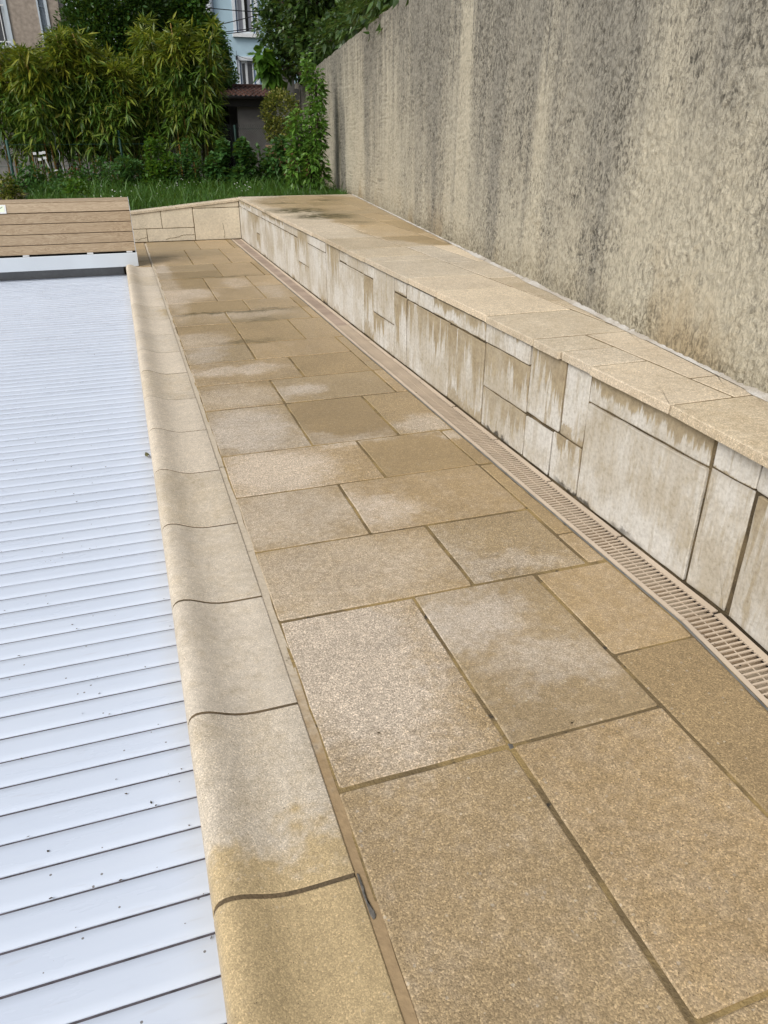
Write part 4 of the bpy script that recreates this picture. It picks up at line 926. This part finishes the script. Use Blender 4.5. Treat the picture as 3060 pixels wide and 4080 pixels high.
# chain link fence
fe = thing('chain_link_fence', 'green chain link fence with thin posts between garden and shed', 'fence')
for x_, top in ((-1.58, 1.18), (.17, 1.32), (2.36, 1.43)): MB().tube([(x_, 16.2 if x_ > 2 else 14.55, .38), (x_ * 1.0, 16.2 if x_ > 2 else 14.55, top)], .021, 6).build('post', M_green, fe, smooth=True)
for z_ in (1.36, .9, .5): MB().tube([(1.75, 16.2, z_), (2.36, 16.2, z_ + .003), (3.2, 16.2, z_ + .006)], .0035, 4).build('tension_wire', M_green, fe)
for z_ in (1.12, .8): MB().tube([(-3.5, 14.55, z_), (-1.58, 14.55, z_ - .01), (.17, 14.55, z_), (1.9, 14.6, z_)], .003, 4).build('tension_wire', M_green, fe)
mb = MB(); st_ = .088
for k in range(34):
    for sg in (1, -1):
        p = []; x_ = 1.75 + k * st_ / 2 * 1.0; z_ = 1.40
        q = 0
        xs0 = x_ if sg == 1 else x_
        p = [(xs0, 16.2 + .002 * sg, 1.40), (xs0 + sg * .92, 16.2 + .002 * sg, .45)]
        # clip to the fence span
        (xa, ya, za), (xb, yb_, zb) = p
        lo, hi = 1.72, 3.25; t0_, t1_ = 0.0, 1.0
        for bnd in (lo, hi):
            if (xa - bnd) * (xb - bnd) < 0:
                t = (bnd - xa) / (xb - xa)
                if (xa < lo) or (xa > hi): t0_ = t
                else: t1_ = t
        if t1_ - t0_ < .03: continue
        f = lambda t: (xa + (xb - xa) * t, ya, za + (zb - za) * t)
        mb.tube([f(t0_), f(t1_)], .0032, 3, False)
        if t0_ == 0: mb.tube([(xa, ya, za), (xa - sg * .012, ya, za + .045)], .003, 3, False)
mb.build('wire_mesh', M_wire, fe, kind='stuff')

# spiral plant stakes
def stake(label, x0, z0, x1, z1, y_, turns, mat=M_stake):
    pts = []
    for i in range(turns * 12 + 1):
        f = i / (turns * 12); t = f * turns * 2 * math.pi
        pts.append((x0 + (x1 - x0) * f + .014 * math.cos(t), y_ + .014 * math.sin(t), z0 + (z1 - z0) * f))
    o = MB().tube(pts, .0045, 5).build('spiral_stake', mat, smooth=True); tag(o, label, 'plant stake', 'spiral plant stakes by the bamboo')
stake('bright spiral metal stake in front of the broad bamboo clump', -.79, .50, -.87, 1.46, 14.62, 4)
stake('dull spiral metal stake at the left edge below the bamboo', -1.53, .6, -1.60, 1.22, 14.0, 3, M_pipe)
bt = thing('white_garden_tool', 'white painted garden tool leaning among the bamboo stems', 'garden tool')
MB().tube([(-1.04, 14.35, .93), (-.98, 14.38, .72), (-.88, 14.4, .735)], .011, 6).build('rod', M_white, bt)
for x_, z_ in ((-1.18, .985), (-1.09, .99), (-1.04, 1.0), (-1.12, .90), (-1.04, .92)): MB().box(x_ - .022, x_ + .028, 14.34, 14.36, z_ - .018, z_ + .02).build('prong', M_white, bt)
lb = thing('wall_box', 'dark grey box fixed to the far boundary wall', 'box')
o = MB().box(-.11, 0, -.25, .25, -.13, .13).build('case', M_rail, lb); o.location = (xw(18.8) - .03, 18.8, 2.05)

# grey low wall behind the bamboo
gw = tag(MB().box(-3.4, .6, 18.75, 18.9, .35, 1.35).build('garden_wall', M_concrete), 'low grey concrete wall half hidden behind the bamboo', 'wall')

# ------------------------------------------------------------------ blue house
bh = thing('blue_house', 'pale blue rendered house with white window surrounds in the background', 'house')
YH = 30.0
def wallholes(name, mat, parent, x0, x1, z0, z1, y_, holes, th=.3):
    xs = sorted({x0, x1, *[h[0] for h in holes], *[h[1] for h in holes]}); zs_ = sorted({z0, z1, *[h[2] for h in holes], *[h[3] for h in holes]})
    mb = MB()
    for xa, xb in zip(xs[:-1], xs[1:]):
        for za, zb in zip(zs_[:-1], zs_[1:]):
            if any(h[0] <= xa and xb <= h[1] and h[2] <= za and zb <= h[3] for h in holes): continue
            mb.box(xa, xb, y_, y_ + th, za, zb)
    return mb.build(name, mat, parent)
W1 = (4.72, 5.36, 4.37, 6.0); W2 = (4.72, 5.27, 2.3, 3.57)
wallholes('wall', M_blue, bh, 3.92, 11.0, -.5, 9.0, YH, [W1, W2])
MB().box(3.715, 3.925, YH - .06, YH + .3, -.5, 9).build('pilaster', M_band, bh)
MB().tube([(3.93, YH - .12, 0), (3.93, YH - .12, 9)], .05, 8).build('downpipe', M_pipe, bh, smooth=True)
for (x0, x1, z0, z1) in (W1, W2):
    wnd = MB().box(x0 - .11, x0 - .003, YH - .035, YH + .02, z0, z1 + .12).add(MB().box(x1 + .003, x1 + .12, YH - .035, YH + .02, z0, z1 + .12).V, MB().box(0, 1, 0, 1, 0, 1).F).add(MB().box(x0 - .003, x1 + .003, YH - .035, YH + .02, z1 + .003, z1 + .12).V, MB().box(0, 1, 0, 1, 0, 1).F)
    wnd = wnd.build('window', M_band, bh)
    MB().box(x0 - .16, x1 + .16, YH - .12, YH + .05, z0 - .11, z0 - .003).build('sill', M_white, wnd)
    for xa, xb in ((x0 + .002, x0 + .05), (x1 - .05, x1 - .002)): MB().box(xa, xb, YH + .03, YH + .12, z0, z1).build('jamb', M_bframe, wnd)
    xm = (x0 + x1) / 2 - .02
    fr = MB()
    for xa, xb in ((x0 + .052, x0 + .10), (xm - .05, xm + .03), (x1 - .09, x1 - .052)): fr.box(xa, xb, YH + .10, YH + .16, z0 + .002, z1 - .002)
    fr.box(x0 + .1, xm - .05, YH + .10, YH + .16, z0 + .002, z0 + .07); fr.box(xm + .03, x1 - .09, YH + .10, YH + .16, z0 + .002, z0 + .07); fr.box(x0 + .1, xm - .05, YH + .10, YH + .16, z1 - .07, z1 - .002)
    fr.build('frame', M_white, wnd)
    g_ = M_reflpane if z0 > 4 else M_glass
    MB().box(x0 + .1, xm - .05, YH + .13, YH + .14, z0 + .07, z1 - .07).build('pane', g_, wnd); MB().box(xm + .03, x1 - .09, YH + .13, YH + .14, z0 + .07, z1).build('pane', g_, wnd)
    if z0 > 4: MB().box(xm + .03, xm + .13, YH + .105, YH + .129, z0 + .02, z1).build('dark_gap', M_dark, wnd)
MB().box(4.60, 4.66, YH - .12, YH - .003, 3.60, 3.70).build('insulator', M_black, bh)
MB().tube([(4.63, YH - .06, 3.05), (4.63, YH - .06, 3.85)], .012, 5).build('service_pole', M_pipe, bh)
def cable(label, a, b, sag, r=.012):
    pts = [(a[0] + (b[0] - a[0]) * f, a[1] + (b[1] - a[1]) * f, a[2] + (b[2] - a[2]) * f - sag * 4 * f * (1 - f)) for f in np.linspace(0, 1, 14)]
    tag(MB().tube(pts, r, 4).build('overhead_cable', M_black), label, 'cable', 'overhead cables before the blue house')
cable('topmost overhead cable crossing the upper window', (2.2, 26.5, 4.68), (6.6, 26.5, 4.60), .06)
cable('overhead cable slanting up across the upper window middle', (3.2, 26.5, 4.12), (6.0, 26.5, 4.85), .05)
cable('lower slanting overhead cable near the upper window sill', (3.4, 26.4, 3.98), (6.0, 26.4, 4.42), .05)
cable('lowest slanting overhead cable doubling its neighbour', (3.4, 26.3, 3.93), (6.0, 26.3, 4.36), .06)
cable('slack cable looping from the house bracket to the tree', (4.62, 29.85, 3.72), (6.2, 29.0, 4.25), .35, .009)
cable('second slack cable looping lower from the house bracket', (4.62, 29.85, 3.60), (6.2, 29.0, 4.1), .32, .009)
gb = tag(MB().box(1.2, 3.70, YH + .1, YH + 3, 0, 9).build('grey_building', M_greyr), 'dark grey building left of the blue house', 'building')

# ------------------------------------------------------------------ beige house at the left
lh = thing('beige_house', 'beige roughcast house with barred white window at the upper left', 'house')
YL = 19.0
WA = (-2.6, -1.60, 2.86, 5.2); WB = (-.985, -.79, 2.6, 5.2)
wallholes('wall', M_beiger, lh, -9.0, -.575, .2, 7, YL, [WA, WB], .25)
MB().box(-.825 , -.575, YL + .25, YL + 6, .2, 7).build('wall', M_beiger, lh)
x0, x1, z0, z1 = WA
wn_ = MB().box(x1 + .002, x1 + .06, YL - .03, YL + .03, z0 - .05, z1).build('window', M_shut, lh)
MB().box(x0 - .1, x1 + .1, YL - .06, YL + .02, z0 - .06, z0 - .002).build('sill', M_shut, wn_)
MB().box(x0, x1 - .065, YL + .16, YL + .17, z0, z1).build('pane', M_glass, wn_)
MB().box(x1 - .06, x1 - .002, YL + .1, YL + .16, z0, z1).build('frame', M_shut, wn_)
for k in range(8): MB().tube([(x1 - .10 - k * .125, YL + .05, z0 - .02), (x1 - .10 - k * .125, YL + .05, z1)], .010, 5).build('bar', M_white, wn_)
for z_ in (2.93, 3.55, 4.4): MB().box(x0, x1, YL + .035, YL + .045, z_ - .011, z_ + .011).build('crossbar', M_white, wn_)
x0, x1, z0, z1 = WB
wn_ = MB().box(x0 + .002, x0 + .03, YL - .03, YL + .03, z0, z1).build('window', M_shut, lh)
MB().box(x1 - .055, x1 - .002, YL - .03, YL + .03, z0, z1).build('shutter', M_shut, wn_)
MB().box(x0 + .03, x1 - .055, YL + .06, YL + .07, z0, z1).build('pane', M_shut, wn_)
for k in range(5): MB().tube([(x0 + .045 + k * .022, YL + .0, z0), (x0 + .045 + k * .022, YL + .0, z1)], .0045, 4).build('bar', M_pipe, wn_)
for z_ in (2.98, 3.55): MB().box(x0 + .02, x1 - .03, YL - .02, YL - .012, z_ - .01, z_ + .01).build('crossbar', M_pipe, wn_)
